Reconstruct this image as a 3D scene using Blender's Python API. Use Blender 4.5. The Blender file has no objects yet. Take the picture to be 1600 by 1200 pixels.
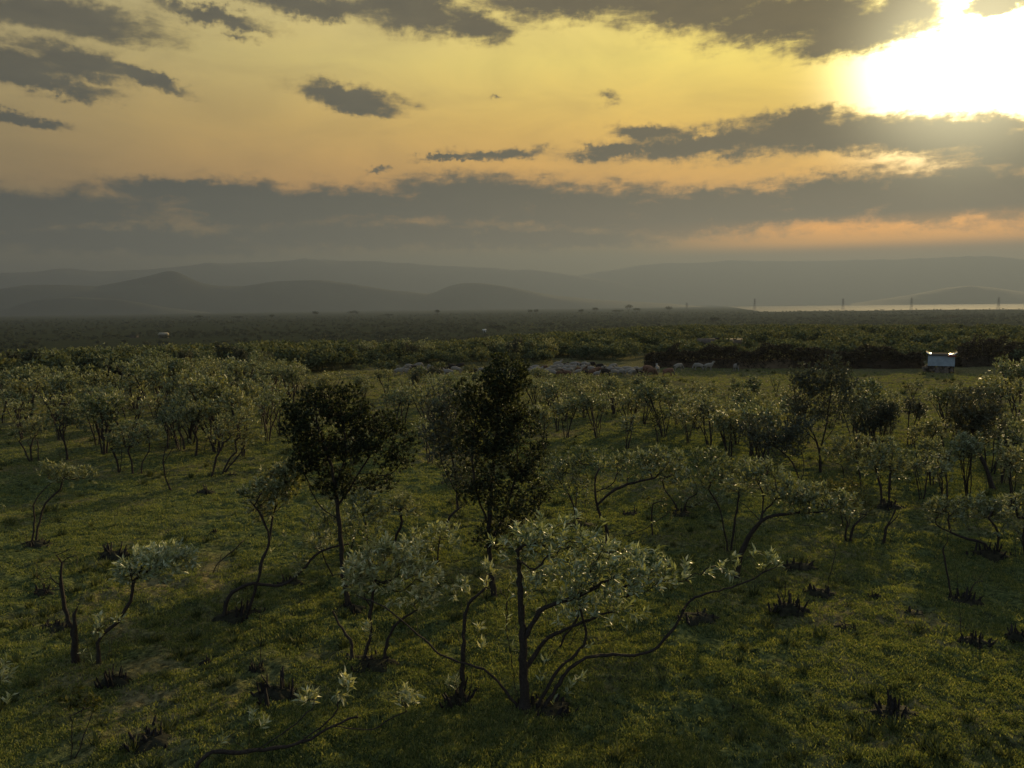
import bpy, math, random
import numpy as np
from mathutils import Vector
random.seed(7)
R = math.radians
S = bpy.context.scene
COL = S.collection

# ------------------------------------------------------------------ camera
EYE = np.array([0.0, 0.0, 6.0])
FPX, PITCH, ROLL = 1209.0, R(5.76), R(0.62)          # focal length in pixels of a 1600 wide frame
F_ = np.array([0, math.cos(PITCH), -math.sin(PITCH)])
U0 = np.array([0, math.sin(PITCH), math.cos(PITCH)])
R0 = np.array([1.0, 0, 0])
RT = math.cos(ROLL)*R0 - math.sin(ROLL)*U0
UP = math.cos(ROLL)*U0 + math.sin(ROLL)*R0
cam = bpy.data.cameras.new('camera')
cam.sensor_width = 36; cam.lens = 36*FPX/1600
cam.clip_start = 0.1; cam.clip_end = 60000
co = bpy.data.objects.new('camera', cam); COL.objects.link(co)
from mathutils import Matrix
M = Matrix(((RT[0], UP[0], -F_[0], 0), (RT[1], UP[1], -F_[1], 0), (RT[2], UP[2], -F_[2], EYE[2]), (0, 0, 0, 1)))
co.matrix_world = M
S.camera = co

def ray(px, py):
    d = F_ + RT*(px-800)/FPX - UP*(py-600)/FPX
    return d/np.linalg.norm(d)
def azel(px, py):
    d = ray(px, py)
    return math.degrees(math.atan2(d[0], d[1])), math.degrees(math.asin(d[2]))

# ------------------------------------------------------------------ world / sun / exposure
SUN_AZ, SUN_EL = azel(1520, 95)
S.view_settings.view_transform = 'Standard'; S.view_settings.look = 'None'
S.view_settings.exposure = 0.56; S.view_settings.gamma = 1.0
S.cycles.use_denoising = True
S.cycles.max_bounces = 5; S.cycles.diffuse_bounces = 2; S.cycles.glossy_bounces = 2
S.cycles.transmission_bounces = 3; S.cycles.volume_bounces = 0; S.cycles.transparent_max_bounces = 4
S.cycles.caustics_reflective = False; S.cycles.caustics_refractive = False
S.cycles.sample_clamp_indirect = 4

sl = bpy.data.lights.new('sun', 'SUN'); sl.energy = 5.0; sl.angle = R(0.8); sl.color = (1.0, 0.74, 0.36)
so = bpy.data.objects.new('sun', sl); COL.objects.link(so)
sd = np.array([math.sin(R(SUN_AZ))*math.cos(R(SUN_EL)), math.cos(R(SUN_AZ))*math.cos(R(SUN_EL)), math.sin(R(SUN_EL))])
so.rotation_euler = Vector(sd).to_track_quat('Z', 'Y').to_euler()
so.location = (40, 60, 40)

def srgb(r, g, b):
    def f(c):
        c = c/255.0
        return c/12.92 if c <= 0.04045 else ((c+0.055)/1.055)**2.4
    return (f(r), f(g), f(b), 1.0)

class NT:
    def __init__(s, tree): s.t = tree; s.n = tree.nodes; s.l = tree.links
    def node(s, typ, **kw):
        n = s.n.new(typ)
        for k, v in kw.items(): setattr(n, k, v)
        return n
    def put(s, sock, v):
        if v is None: return
        if isinstance(v, bpy.types.NodeSocket): s.l.new(v, sock)
        else: sock.default_value = v
    def math(s, op, a, b=None, c=None, clamp=False):
        n = s.node('ShaderNodeMath', operation=op, use_clamp=clamp)
        s.put(n.inputs[0], a); s.put(n.inputs[1], b); s.put(n.inputs[2], c)
        return n.outputs[0]
    def vmath(s, op, a, b=None, out=0):
        n = s.node('ShaderNodeVectorMath', operation=op)
        s.put(n.inputs[0], a); s.put(n.inputs[1], b)
        return n.outputs[out]
    def mix(s, f, a, b, blend='MIX'):
        n = s.node('ShaderNodeMix', data_type='RGBA', blend_type=blend)
        s.put(n.inputs[0], f); s.put(n.inputs[6], a); s.put(n.inputs[7], b)
        return n.outputs[2]
    def ss(s, v, lo, hi, a=0.0, b=1.0, smooth=True):
        n = s.node('ShaderNodeMapRange', interpolation_type='SMOOTHSTEP' if smooth else 'LINEAR')
        s.put(n.inputs[0], v); s.put(n.inputs[1], lo); s.put(n.inputs[2], hi); s.put(n.inputs[3], a); s.put(n.inputs[4], b)
        return n.outputs[0]
    def ramp(s, f, stops):
        n = s.node('ShaderNodeValToRGB'); e = n.color_ramp.elements
        while len(e) < len(stops): e.new(0.5)
        for i, (p, c) in enumerate(sorted(stops, key=lambda q: q[0])):
            e[i].position = p; e[i].color = c
        s.put(n.inputs[0], f); return n.outputs[0]
    def noise(s, vec, scale, detail=3, rough=0.5, dist=0.0, out=0):
        n = s.node('ShaderNodeTexNoise')
        s.put(n.inputs['Vector'], vec); n.inputs['Scale'].default_value = scale
        n.inputs['Detail'].default_value = detail; n.inputs['Roughness'].default_value = rough
        n.inputs['Distortion'].default_value = dist
        return n.outputs[out]

def build_world():
    w = bpy.data.worlds.new('World'); S.world = w; w.use_nodes = True
    T = NT(w.node_tree); T.n.clear()
    tc = T.node('ShaderNodeTexCoord'); D = tc.outputs['Generated']
    sep = T.node('ShaderNodeSeparateXYZ'); T.put(sep.inputs[0], D)
    az = T.math('MULTIPLY', T.math('ARCTAN2', sep.outputs[0], sep.outputs[1]), 57.29578)
    el = T.math('MULTIPLY', T.math('ARCSINE', sep.outputs[2]), 57.29578)
    cb = T.node('ShaderNodeCombineXYZ'); T.put(cb.inputs[0], az); T.put(cb.inputs[1], el)
    P = cb.outputs[0]
    E = T.math('DIVIDE', el, 40.0, clamp=True)
    def col(stops): return T.ramp(E, [(e/40.0, srgb(*c)) for e, c in stops])
    left = col([(0, (118, 117, 106)), (3.7, (122, 118, 102)), (8, (158, 136, 98)), (12.6, (166, 152, 112)), (16.7, (172, 165, 130)), (20, (160, 157, 134)), (35, (120, 120, 116))])
    cen = col([(0, (118, 114, 100)), (3.7, (122, 112, 88)), (8, (232, 174, 84)), (12.6, (226, 192, 104)), (16.7, (227, 214, 134)), (20, (226, 216, 152)), (35, (150, 145, 130))])
    rig = col([(0, (150, 122, 78)), (3.0, (150, 100, 56)), (3.9, (190, 116, 40)), (5.2, (255, 162, 0)), (8, (250, 185, 66)), (12.6, (238, 203, 88)), (16.7, (250, 238, 135)), (20, (245, 232, 150)), (35, (165, 150, 125))])
    bg = T.mix(T.ss(az, -32, 0, smooth=False), left, cen)
    bg = T.mix(T.ss(az, 3, 30), bg, rig)
    bg = T.mix(1.0, bg, T.mix(T.ss(az, -15, 15), (1.36, 1.20, 0.90, 1), (1.44, 1.27, 0.72, 1)), 'MULTIPLY')
    # fine veil streaks
    mp = T.node('ShaderNodeMapping'); T.put(mp.inputs[0], P); mp.inputs['Scale'].default_value = (0.35, 1.0, 1); mp.inputs['Rotation'].default_value = (0, 0, R(-8))
    veil = T.noise(mp.outputs[0], 0.28, 5, 0.6, 0.6)
    bg = T.mix(1.0, bg, T.ramp(veil, [(0.3, (0.86, 0.86, 0.88, 1)), (0.5, (1, 1, 1, 1)), (0.72, (1.12, 1.10, 1.04, 1))]), 'MULTIPLY')
    # distance from the sun
    dt = T.vmath('DOT_PRODUCT', D, tuple(sd), out=1)
    ang = T.math('MULTIPLY', T.math('ARCCOSINE', T.math('MINIMUM', dt, 0.99999)), 57.29578)
    near = T.math('POWER', 2.718, T.math('MULTIPLY', T.math('POWER', T.math('DIVIDE', ang, 14.0), 1.3), -1.0))
    # clouds: soft lobes laid out in azimuth/elevation
    wn = T.noise(mp.outputs[0], 0.42, 5, 0.62, out=1)
    wv = T.vmath('MULTIPLY', T.vmath('SUBTRACT', wn, (0.5, 0.5, 0.5)), (3.6, 1.9, 0))
    wn2 = T.noise(P, 1.5, 5, 0.65, out=1)
    wv2 = T.vmath('MULTIPLY', T.vmath('SUBTRACT', wn2, (0.5, 0.5, 0.5)), (1.6, 1.3, 0))
    Q = T.vmath('ADD', T.vmath('ADD', P, wv), wv2)
    lobes = [  # px, py, half width, half height, tilt (deg, clockwise in the photo)
        (60, 18, 200, 34, 2), (330, 28, 110, 14, 4), (10, 100, 90, 36, 4), (125, 100, 100, 26, 8), (225, 122, 90, 13, 16), (20, 186, 75, 11, 6), (60, 132, 110, 14, 4),
        (545, 152, 105, 22, 4), (560, 168, 60, 14, 6), (480, 8, 120, 20, 0), (640, 16, 130, 36, 6), (740, 40, 70, 30, 10), (375, 58, 46, 13, 8, 0.6),
        (900, -8, 220, 40, 0), (1080, 8, 170, 44, 3), (1230, 30, 170, 50, 3), (1330, 52, 120, 36, -4), (1410, 20, 60, 46, -10), (1575, 2, 60, 12, 0),
        (980, 234, 120, 12, -2), (1110, 222, 200, 25, -2), (1010, 205, 70, 18, 6), (1290, 212, 230, 36, 2), (1250, 186, 90, 20, 0), (1470, 214, 200, 30, 6), (1600, 232, 160, 34, 4),
        (785, 238, 120, 15, -3, 0.8), (700, 248, 60, 7, -3), (946, 152, 44, 20, 6, 0.5), (590, 267, 42, 10, 3, 0.65), (775, 156, 30, 10, 3, 0.5),
        (60, 326, 240, 36, -2), (300, 300, 180, 26, 0), (420, 322, 260, 44, 0), (560, 318, 200, 34, 2), (740, 315, 220, 50, 0), (900, 325, 240, 50, 0), (1100, 330, 260, 46, -2), (1300, 308, 220, 42, -4), (1480, 300, 220, 44, -4), (1640, 296, 200, 48, 0),
        (1200, 342, 240, 15, -2), (800, 372, 360, 22, 0), (200, 375, 360, 24, 0), (560, 366, 300, 30, 0)]
    f = None
    for (px, py, rx, ry, t, *wt) in lobes:
        a, e = azel(px, py)
        m = T.node('ShaderNodeMapping', vector_type='TEXTURE')
        T.put(m.inputs[0], Q)
        m.inputs['Location'].default_value = (a, e, 0)
        m.inputs['Rotation'].default_value = (0, 0, R(-t))
        m.inputs['Scale'].default_value = (rx/20.5, ry/20.5, 1)
        v = T.math('SUBTRACT', wt[0] if wt else 1.0, T.vmath('LENGTH', m.outputs[0], out=1))
        f = v if f is None else T.math('SMOOTH_MAX', f, v, 0.25)
    fb = T.noise(mp.outputs[0], 1.1, 6, 0.62, 0.3)
    dens = T.math('ADD', f, T.math('MULTIPLY', T.math('SUBTRACT', fb, 0.5), 1.15))
    alpha = T.ss(dens, -0.12, 0.40)
    core = T.ss(dens, 0.05, 0.6)
    cl_l = T.ramp(E, [(0, srgb(100, 100, 94)), (4/40, srgb(70, 72, 70)), (8/40, srgb(60, 64, 64)), (16/40, srgb(96, 91, 76)), (1.0, srgb(108, 104, 94))])
    cl_r = T.ramp(E, [(0, srgb(130, 88, 48)), (5/40, srgb(92, 56, 26)), (8/40, srgb(62, 40, 18)), (16/40, srgb(92, 76, 46)), (1.0, srgb(110, 100, 80))])
    cc = T.mix(T.ss(az, -25, 22), cl_l, cl_r)
    shade = T.noise(mp.outputs[0], 0.8, 4, 0.6)
    cc = T.mix(1.0, cc, T.ramp(shade, [(0.3, (0.84, 0.84, 0.86, 1)), (0.7, (1.16, 1.14, 1.08, 1))]), 'MULTIPLY')
    rimc = T.mix(1.0, T.mix(1.0, bg, (1.10, 1.06, 0.92, 1), 'MULTIPLY'), T.mix(1.0, (0.9, 0.7, 0.25, 1), T.math('MULTIPLY', near, 0.8), 'MULTIPLY'), 'ADD')
    ccol = T.mix(core, T.mix(0.6, cc, rimc), cc)
    sky = T.mix(alpha, bg, ccol)
    band = T.math('MULTIPLY', T.math('MULTIPLY', T.ss(el, 3.3, 4.2), T.ss(el, 4.9, 6.0, 1.0, 0.0)), T.math('MULTIPLY', T.ss(az, 6, 24), T.math('SUBTRACT', 1.0, T.math('MULTIPLY', alpha, 0.7))))
    sky = T.mix(1.0, sky, T.mix(1.0, (1.9, 0.75, 0.0, 1), band, 'MULTIPLY'), 'ADD')
    # aureole: bright air round the sun, mostly behind the clouds
    g1 = T.math('POWER', 2.718, T.math('MULTIPLY', T.math('POWER', T.math('DIVIDE', ang, 5.6), 2.6), -1.0))
    g1 = T.math('MULTIPLY', g1, T.math('SUBTRACT', 1.0, T.math('MULTIPLY', alpha, 0.86)))
    g1 = T.math('MULTIPLY', g1, 9.0)
    sky = T.mix(1.0, sky, T.mix(1.0, (1.0, 0.90, 0.55, 1), g1, 'MULTIPLY'), 'ADD')
    g2 = T.math('MULTIPLY', near, T.math('SUBTRACT', 0.30, T.math('MULTIPLY', alpha, 0.26)))
    sky = T.mix(1.0, sky, T.mix(1.0, (1.0, 0.72, 0.16, 1), g2, 'MULTIPLY'), 'ADD')
    # away from the sunset the ordinary daylight sky takes over
    ns = T.node('ShaderNodeTexSky', sky_type='NISHITA', sun_disc=False)
    ns.sun_elevation = R(SUN_EL); ns.sun_rotation = R(SUN_AZ); ns.altitude = 1800; ns.dust_density = 2.5
    nis = T.mix(1.0, ns.outputs[0], (0.13, 0.13, 0.13, 1), 'MULTIPLY')
    cn = T.noise(D, 1.6, 6, 0.6)
    nis = T.mix(T.ss(cn, 0.42, 0.62), nis, (0.42, 0.44, 0.44, 1))
    sky = T.mix(1.0, sky, (0.70, 0.69, 0.66, 1), 'MULTIPLY')
    wa = T.ss(T.math('ABSOLUTE', az), 55, 100)
    we = T.ss(el, 23, 42)
    sky = T.mix(T.math('MAXIMUM', wa, we), sky, nis)
    below = T.ss(el, -3, -0.5)
    sky = T.mix(below, (0.05, 0.05, 0.04, 1), sky)
    bgn = T.node('ShaderNodeBackground'); T.put(bgn.inputs[0], sky); bgn.inputs[1].default_value = 1.0
    out = T.node('ShaderNodeOutputWorld'); T.l.new(bgn.outputs[0], out.inputs[0])
    w.cycles.sampling_method = 'MANUAL'; w.cycles.sample_map_resolution = 512
build_world()

# ------------------------------------------------------------------ terrain
def sm(x, a, b):
    t = np.clip((x-a)/(b-a), 0, 1); return t*t*(3-2*t)
_r = np.random.RandomState(3)
_tab = _r.rand(256, 256)
def vnoise(x, y):
    xi = np.floor(x).astype(int); yi = np.floor(y).astype(int)
    fx = x-xi; fy = y-yi; fx = fx*fx*(3-2*fx); fy = fy*fy*(3-2*fy)
    a = _tab[xi & 255, yi & 255]; b = _tab[(xi+1) & 255, yi & 255]
    c = _tab[xi & 255, (yi+1) & 255]; d = _tab[(xi+1) & 255, (yi+1) & 255]
    return (a*(1-fx)+b*fx)*(1-fy)+(c*(1-fx)+d*fx)*fy-0.5
LAKE_Z = -16.3
def G(x, y):
    x = np.asarray(x, float); y = np.asarray(y, float)
    d = np.hypot(x, y); a = np.degrees(np.arctan2(x, y))
    d1 = 210 + 470*sm(a, -6, 14)
    z = -15*sm(d, 84, d1)
    z += 0.25*vnoise(x/9+7, y/9)*sm(d, 6, 30) + 2.2*vnoise(x/160, y/160)*sm(d, 150, 600)
    z += 1.6*vnoise(x/420+3, y/420)*sm(d, 400, 1200)
    shore = 2150 + 9000*(1-sm(a, 12, 18)) + 260*vnoise(a/6+9, a*0+0.5) + 120*vnoise(a/1.5, a*0+3.5)
    z += -6*sm(d, shore, shore+350)
    far = sm(d, 6300+250*vnoise(a/4, a*0+8.5), 6900)
    z += 6*far
    return z
def Gd(x, y):      # close-up turf relief
    d = np.hypot(x, y)
    k = 1-sm(d, 55, 110)
    h = 0.13*vnoise(x/0.8, y/0.8) + 0.10*vnoise(x/0.34+11, y/0.34) + 0.075*vnoise(x/0.15, y/0.15+5)
    h *= 0.55+0.9*(vnoise(x/3.1, y/3.1+2)+0.5)
    return G(x, y) + h*k*0.9
def at(px, py):
    d = ray(px, py); t = 3.0
    while t < 9000:
        p = EYE+d*t
        if p[2] < G(p[0], p[1]): break
        t *= 1.004
    return np.array([p[0], p[1], float(G(p[0], p[1]))])
def on(x, y): return np.array([x, y, float(Gd(x, y))])

def mesh_np(name, V, faces):
    """faces: list of int arrays (n,k)"""
    me = bpy.data.meshes.new(name)
    V = np.asarray(V, np.float32)
    me.vertices.add(len(V)); me.vertices.foreach_set('co', V.ravel())
    tot = np.concatenate([np.full(len(f), f.shape[1], np.int32) for f in faces])
    idx = np.concatenate([np.asarray(f, np.int32).ravel() for f in faces])
    me.loops.add(len(idx)); me.loops.foreach_set('vertex_index', idx)
    st = np.concatenate([[0], np.cumsum(tot)[:-1]]).astype(np.int32)
    me.polygons.add(len(tot)); me.polygons.foreach_set('loop_start', st)
    try: me.polygons.foreach_set('loop_total', tot)
    except Exception: pass
    me.update(calc_edges=True); me.validate()
    return me
def smooth(me): me.polygons.foreach_set('use_smooth', np.ones(len(me.polygons), bool))
def obj(name, me, mat=None, parent=None, loc=None):
    o = bpy.data.objects.new(name, me); COL.objects.link(o)
    if mat is not None and me is not None and not me.materials: me.materials.append(mat)
    if parent is not None: o.parent = parent
    if loc is not None: o.location = tuple(loc)
    return o
def tag(o, label=None, cat=None, group=None, kind=None):
    if label: o['label'] = label
    if cat: o['category'] = cat
    if group: o['group'] = group
    if kind: o['kind'] = kind
    return o
def empty(name, loc, label, cat, group=None, rz=0):
    o = bpy.data.objects.new(name, None); COL.objects.link(o); o.location = tuple(loc); o.rotation_euler = (0, 0, rz)
    o.empty_display_size = 0.2
    return tag(o, label, cat, group)

# ------------------------------------------------------------------ materials
def mat(name):
    m = bpy.data.materials.new(name); m.use_nodes = True
    T = NT(m.node_tree); T.n.clear()
    out = T.node('ShaderNodeOutputMaterial')
    return m, T, out
def pbsdf(T, col, rough=0.8, spec=0.3, normal=None, metal=0.0):
    b = T.node('ShaderNodeBsdfPrincipled')
    T.put(b.inputs['Base Color'], col); T.put(b.inputs['Roughness'], rough); T.put(b.inputs['Metallic'], metal)
    b.inputs['Specular IOR Level'].default_value = spec
    if normal is not None: T.l.new(normal, b.inputs['Normal'])
    return b.outputs[0]
def bump(T, h, strength, dist):
    b = T.node('ShaderNodeBump'); b.inputs['Strength'].default_value = strength; b.inputs['Distance'].default_value = dist
    T.l.new(h, b.inputs['Height']); return b.outputs[0]
def leafmat(name, c1, c2, c3, trans=0.35, rough=0.45, spec=0.5, tint=(1, 1, 1)):
    m, T, out = mat(name)
    g = T.node('ShaderNodeNewGeometry')
    c = T.ramp(g.outputs['Random Per Island'], [(0, (*c1, 1)), (0.55, (*c2, 1)), (1.0, (*c3, 1))])
    oi = T.node('ShaderNodeObjectInfo')
    c = T.mix(1.0, c, T.ramp(oi.outputs['Random'], [(0, (0.72, 0.76, 0.72, 1)), (0.5, (1, 1, 1, 1)), (1, (1.25, 1.12, 0.95, 1))]), 'MULTIPLY')
    b = pbsdf(T, c, rough, spec)
    tr = T.node('ShaderNodeBsdfTranslucent'); T.put(tr.inputs[0], T.mix(1.0, c, (1.25, 1.15, 0.5, 1), 'MULTIPLY'))
    mx = T.node('ShaderNodeMixShader'); mx.inputs[0].default_value = trans
    T.l.new(b, mx.inputs[1]); T.l.new(tr.outputs[0], mx.inputs[2]); T.l.new(mx.outputs[0], out.inputs[0])
    return m
def plain(name, c, rough=0.8, spec=0.3, var=0.25, scale=8.0, metal=0.0, bmp=0.0, coord='Object'):
    m, T, out = mat(name)
    tc = T.node('ShaderNodeTexCoord')
    n = T.noise(tc.outputs[coord], scale, 5, 0.6)
    lo = tuple(x*(1-var) for x in c); hi = tuple(min(1, x*(1+var)) for x in c)
    cc = T.ramp(n, [(0.3, (*lo, 1)), (0.7, (*hi, 1))])
    nm = bump(T, n, 1.0, bmp) if bmp else None
    T.l.new(pbsdf(T, cc, rough, spec, nm, metal), out.inputs[0])
    return m

def ground_mat():
    m, T, out = mat('turf')
    g = T.node('ShaderNodeNewGeometry'); P = g.outputs['Position']
    ln = T.vmath('LENGTH', P, out=1)
    n1 = T.noise(P, 0.22, 4, 0.6); n2 = T.noise(P, 1.7, 5, 0.65); n3 = T.noise(P, 9.0, 4, 0.7)
    green = T.ramp(n3, [(0.35, (0.019, 0.029, 0.013, 1)), (0.52, (0.074, 0.094, 0.035, 1)), (0.75, (0.19, 0.205, 0.08, 1))])
    dry_sunlit = T.ramp(n3, [(0.35, (0.060, 0.054, 0.026, 1)), (0.7, (0.24, 0.21, 0.10, 1))])
    c = T.mix(T.math('MAXIMUM', T.ss(n1, 0.46, 0.66), T.math('MULTIPLY', T.ss(ln, 30, 52), 0.75)), green, dry_sunlit)  # noise: drier patches; distance term: golden sunlight on the clearing put into colour
    soil = T.ramp(n3, [(0.35, (0.022, 0.020, 0.012, 1)), (0.7, (0.055, 0.048, 0.028, 1))])
    c = T.mix(T.ss(n2, 0.60, 0.72), c, soil)
    # the plain beyond: scrub-covered, patchy olive
    f1 = T.noise(P, 0.012, 6, 0.65); f2 = T.noise(P, 0.06, 5, 0.7)
    fc = T.ramp(f2, [(0.35, (0.018, 0.024, 0.012, 1)), (0.6, (0.032, 0.037, 0.018, 1)), (0.8, (0.055, 0.055, 0.028, 1))])
    fc = T.mix(T.ss(f1, 0.45, 0.65), fc, (0.03, 0.036, 0.018, 1))
    c = T.mix(T.ss(ln, 95, 180), c, fc)
    h = T.math('ADD', T.math('MULTIPLY', n2, 0.5), n3)
    nm = bump(T, h, 1.0, 0.09)
    T.l.new(pbsdf(T, c, 1.0, 0.0, nm), out.inputs[0])
    return m
MAT = {
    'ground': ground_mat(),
    'silver': leafmat('silver_leaf', (0.15, 0.19, 0.10), (0.29, 0.34, 0.20), (0.50, 0.54, 0.38), 0.30, 0.42, 0.5),
    'silver_mid': leafmat('silver_leaf_mid', (0.085, 0.11, 0.055), (0.17, 0.205, 0.115), (0.33, 0.36, 0.23), 0.30, 0.55, 0.4),
    'darksilver': leafmat('dark_silver_leaf', (0.05, 0.062, 0.045), (0.085, 0.10, 0.07), (0.13, 0.145, 0.10), 0.2, 0.55, 0.3),
    'dark': leafmat('dark_leaf', (0.020, 0.028, 0.015), (0.046, 0.060, 0.030), (0.11, 0.13, 0.065), 0.40, 0.55, 0.3),
    'olive': leafmat('olive_leaf', (0.06, 0.075, 0.02), (0.11, 0.12, 0.035), (0.18, 0.17, 0.06), 0.35, 0.5, 0.3),
    'scrub': leafmat('scrub_leaf', (0.052, 0.066, 0.036), (0.095, 0.114, 0.060), (0.17, 0.188, 0.105), 0.22, 0.8, 0.05),
    'grass': leafmat('grass_blade', (0.062, 0.094, 0.034), (0.125, 0.165, 0.060), (0.24, 0.26, 0.11), 0.45, 0.55, 0.25),
    'bark': plain('bark', (0.028, 0.022, 0.017), 0.85, 0.25, 0.5, 30, bmp=0.01),
    'char': plain('charred_wood', (0.013, 0.011, 0.010), 0.8, 0.3, 0.4, 30, bmp=0.01),
    'mound': plain('dark_soil', (0.022, 0.022, 0.013), 0.95, 0.1, 0.5, 12, bmp=0.02),
    'far_scrub': leafmat('far_scrub_leaf', (0.028, 0.036, 0.018), (0.045, 0.055, 0.028), (0.07, 0.08, 0.045), 0.1, 0.8, 0.1),
    'thorn': leafmat('thorn_brush', (0.028, 0.020, 0.014), (0.05, 0.038, 0.026), (0.10, 0.08, 0.055), 0.05, 0.9, 0.1),
}

# ------------------------------------------------------------------ ground sheet, lake, hills, haze
def build_ground():
    fine = np.radians(np.linspace(-44, 44, 760))
    coarse = np.radians(np.linspace(44, 316, 120))[1:-1]
    A = np.concatenate([fine, coarse])
    r1 = np.geomspace(4.5, 110, 620); r2 = np.geomspace(110, 12400, 330)[1:]
    Rr = np.concatenate([[0.4, 2.0], r1, r2])
    AA, RR = np.meshgrid(A, Rr)
    X = RR*np.sin(AA); Y = RR*np.cos(AA)
    Z = Gd(X, Y)
    V = np.stack([X, Y, Z], -1).reshape(-1, 3)
    nr, na = AA.shape
    i = np.arange(nr-1)[:, None]*na; j = np.arange(na)[None, :]; j2 = (j+1) % na
    q = np.stack([i+j, i+j2, i+na+j2, i+na+j], -1).reshape(-1, 4)
    # centre fan
    V = np.vstack([V, [[0, 0, 0]]]); c = len(V)-1
    t = np.stack([np.full(na, c), (np.arange(na)+1) % na, np.arange(na)], -1)
    me = mesh_np('ground', V, [q[:, ::-1], t[:, ::-1]])
    me.flip_normals() if me.polygons[0].normal.z < 0 else None
    smooth(me)
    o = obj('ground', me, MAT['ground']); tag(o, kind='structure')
build_ground()

def build_lake():
    m, T, out = mat('lake_water')
    tc = T.node('ShaderNodeTexCoord'); n = T.noise(tc.outputs['Object'], 0.02, 4, 0.6)
    T.l.new(pbsdf(T, (0.05, 0.06, 0.06, 1), 0.85, 0.08, bump(T, n, 0.3, 1.0)), out.inputs[0])
    A = np.radians(np.linspace(-60, 60, 80)); V = []
    for r in (1900, 3200, 4800, 6900):
        for a in A: V.append((r*math.sin(a), r*math.cos(a), LAKE_Z-1.4))
    n = len(A); q = []
    for k in range(3):
        for j in range(n-1): q.append((k*n+j+1, k*n+j, (k+1)*n+j, (k+1)*n+j+1))
    me = mesh_np('lake', V, [np.array(q)])
    if me.polygons[0].normal.z < 0: me.flip_normals()
    tag(obj('lake', me, m), kind='structure')
build_lake()

def hill_range(name, pts, dist, depth, seed):
    pts = sorted(pts)
    ae = [azel(*p) for p in pts]
    a0, a1 = ae[0][0], ae[-1][0]
    A = np.linspace(a0, a1, 260)
    el = np.interp(A, [a for a, e in ae], [e for a, e in ae])
    k = np.ones(5)/5; el = np.convolve(np.pad(el, 2, 'edge'), k, 'valid')
    H = EYE[2]+dist*np.tan(np.radians(el))/1.0 - (-15)
    H = np.maximum(H, 0)
    T_ = np.linspace(-1, 1, 60)
    AA, TT = np.meshgrid(A, T_)
    RR = dist+depth*TT
    X = RR*np.sin(np.radians(AA)); Y = RR*np.cos(np.radians(AA))
    nz = vnoise(X/500+seed, Y/500)+0.5*vnoise(X/210+seed, Y/210)+0.25*vnoise(X/90, Y/90+seed)
    prof = (1-TT**2)**1.2
    Hh = np.broadcast_to(H, AA.shape)
    Z = -17+Hh*prof*(1+0.20*nz*np.minimum(1, np.abs(TT)*3)) + Hh*0.02*nz
    V = np.stack([X, Y, Z], -1).reshape(-1, 3); nr, na = AA.shape
    i = np.arange(nr-1)[:, None]*na; j = np.arange(na-1)[None, :]
    q = np.stack([i+j, i+j+1, i+na+j+1, i+na+j], -1).reshape(-1, 4)
    me = mesh_np(name, V, [q])
    if me.polygons[len(q)//2].normal.z < 0: me.flip_normals()
    smooth(me)
    tag(obj(name, me, MAT['hill']), kind='structure')
MAT['hill'] = plain('hill_scrub', (0.045, 0.05, 0.03), 0.95, 0.1, 0.35, 0.004)
hill_range('far_hills', [(-160, 440), (-100, 430), (0, 425), (60, 424), (105, 418), (150, 424), (250, 419), (330, 412), (440, 407), (480, 406), (600, 410), (720, 416), (850, 424), (960, 440), (1060, 458), (1150, 474)], 10000, 900, 2)
hill_range('hazy_hills', [(780, 460), (900, 430), (1000, 414), (1100, 410), (1250, 408), (1400, 404), (1530, 402), (1700, 406), (1800, 415)], 11000, 900, 3)
hill_range('middle_hills', [(-160, 470), (-100, 465), (0, 452), (40, 445), (90, 444), (150, 446), (205, 436), (245, 427), (258, 423), (270, 422), (284, 428), (310, 441), (340, 446), (380, 447), (430, 440), (500, 437), (540, 442), (600, 452), (670, 459), (680, 457), (695, 449), (715, 443), (745, 442), (790, 448), (860, 460), (940, 468), (1050, 474), (1120, 481)], 5500, 400, 5)
hill_range('low_hills', [(-120, 492), (0, 486), (30, 475), (60, 468), (110, 464), (180, 467), (260, 480), (340, 489), (430, 493)], 4500, 150, 8)
hill_range('lake_hills', [(1330, 474), (1420, 461), (1480, 449), (1520, 446), (1560, 450), (1650, 462), (1760, 470)], 7200, 500, 12)

def build_haze():
    m = bpy.data.materials.new('haze'); m.use_nodes = True; T = NT(m.node_tree); T.n.clear()
    out = T.node('ShaderNodeOutputMaterial'); v = T.node('ShaderNodeVolumePrincipled')
    v.inputs['Color'].default_value = (0.184, 0.230, 0.308, 1); v.inputs['Density'].default_value = 0.00022
    v.inputs['Anisotropy'].default_value = 0.34
    T.l.new(v.outputs[0], out.inputs['Volume'])
    s = 12600; z0, z1 = -40, 740
    V = [(x*s, y*s, z) for z in (z0, z1) for x, y in ((-1, -1), (1, -1), (1, 1), (-1, 1))]
    Fc = [(3, 2, 1, 0), (4, 5, 6, 7), (0, 1, 5, 4), (1, 2, 6, 5), (2, 3, 7, 6), (3, 0, 4, 7)]
    me = mesh_np('haze', V, [np.array(Fc)])
    tag(obj('haze', me, m), kind='stuff')
build_haze()

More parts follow.
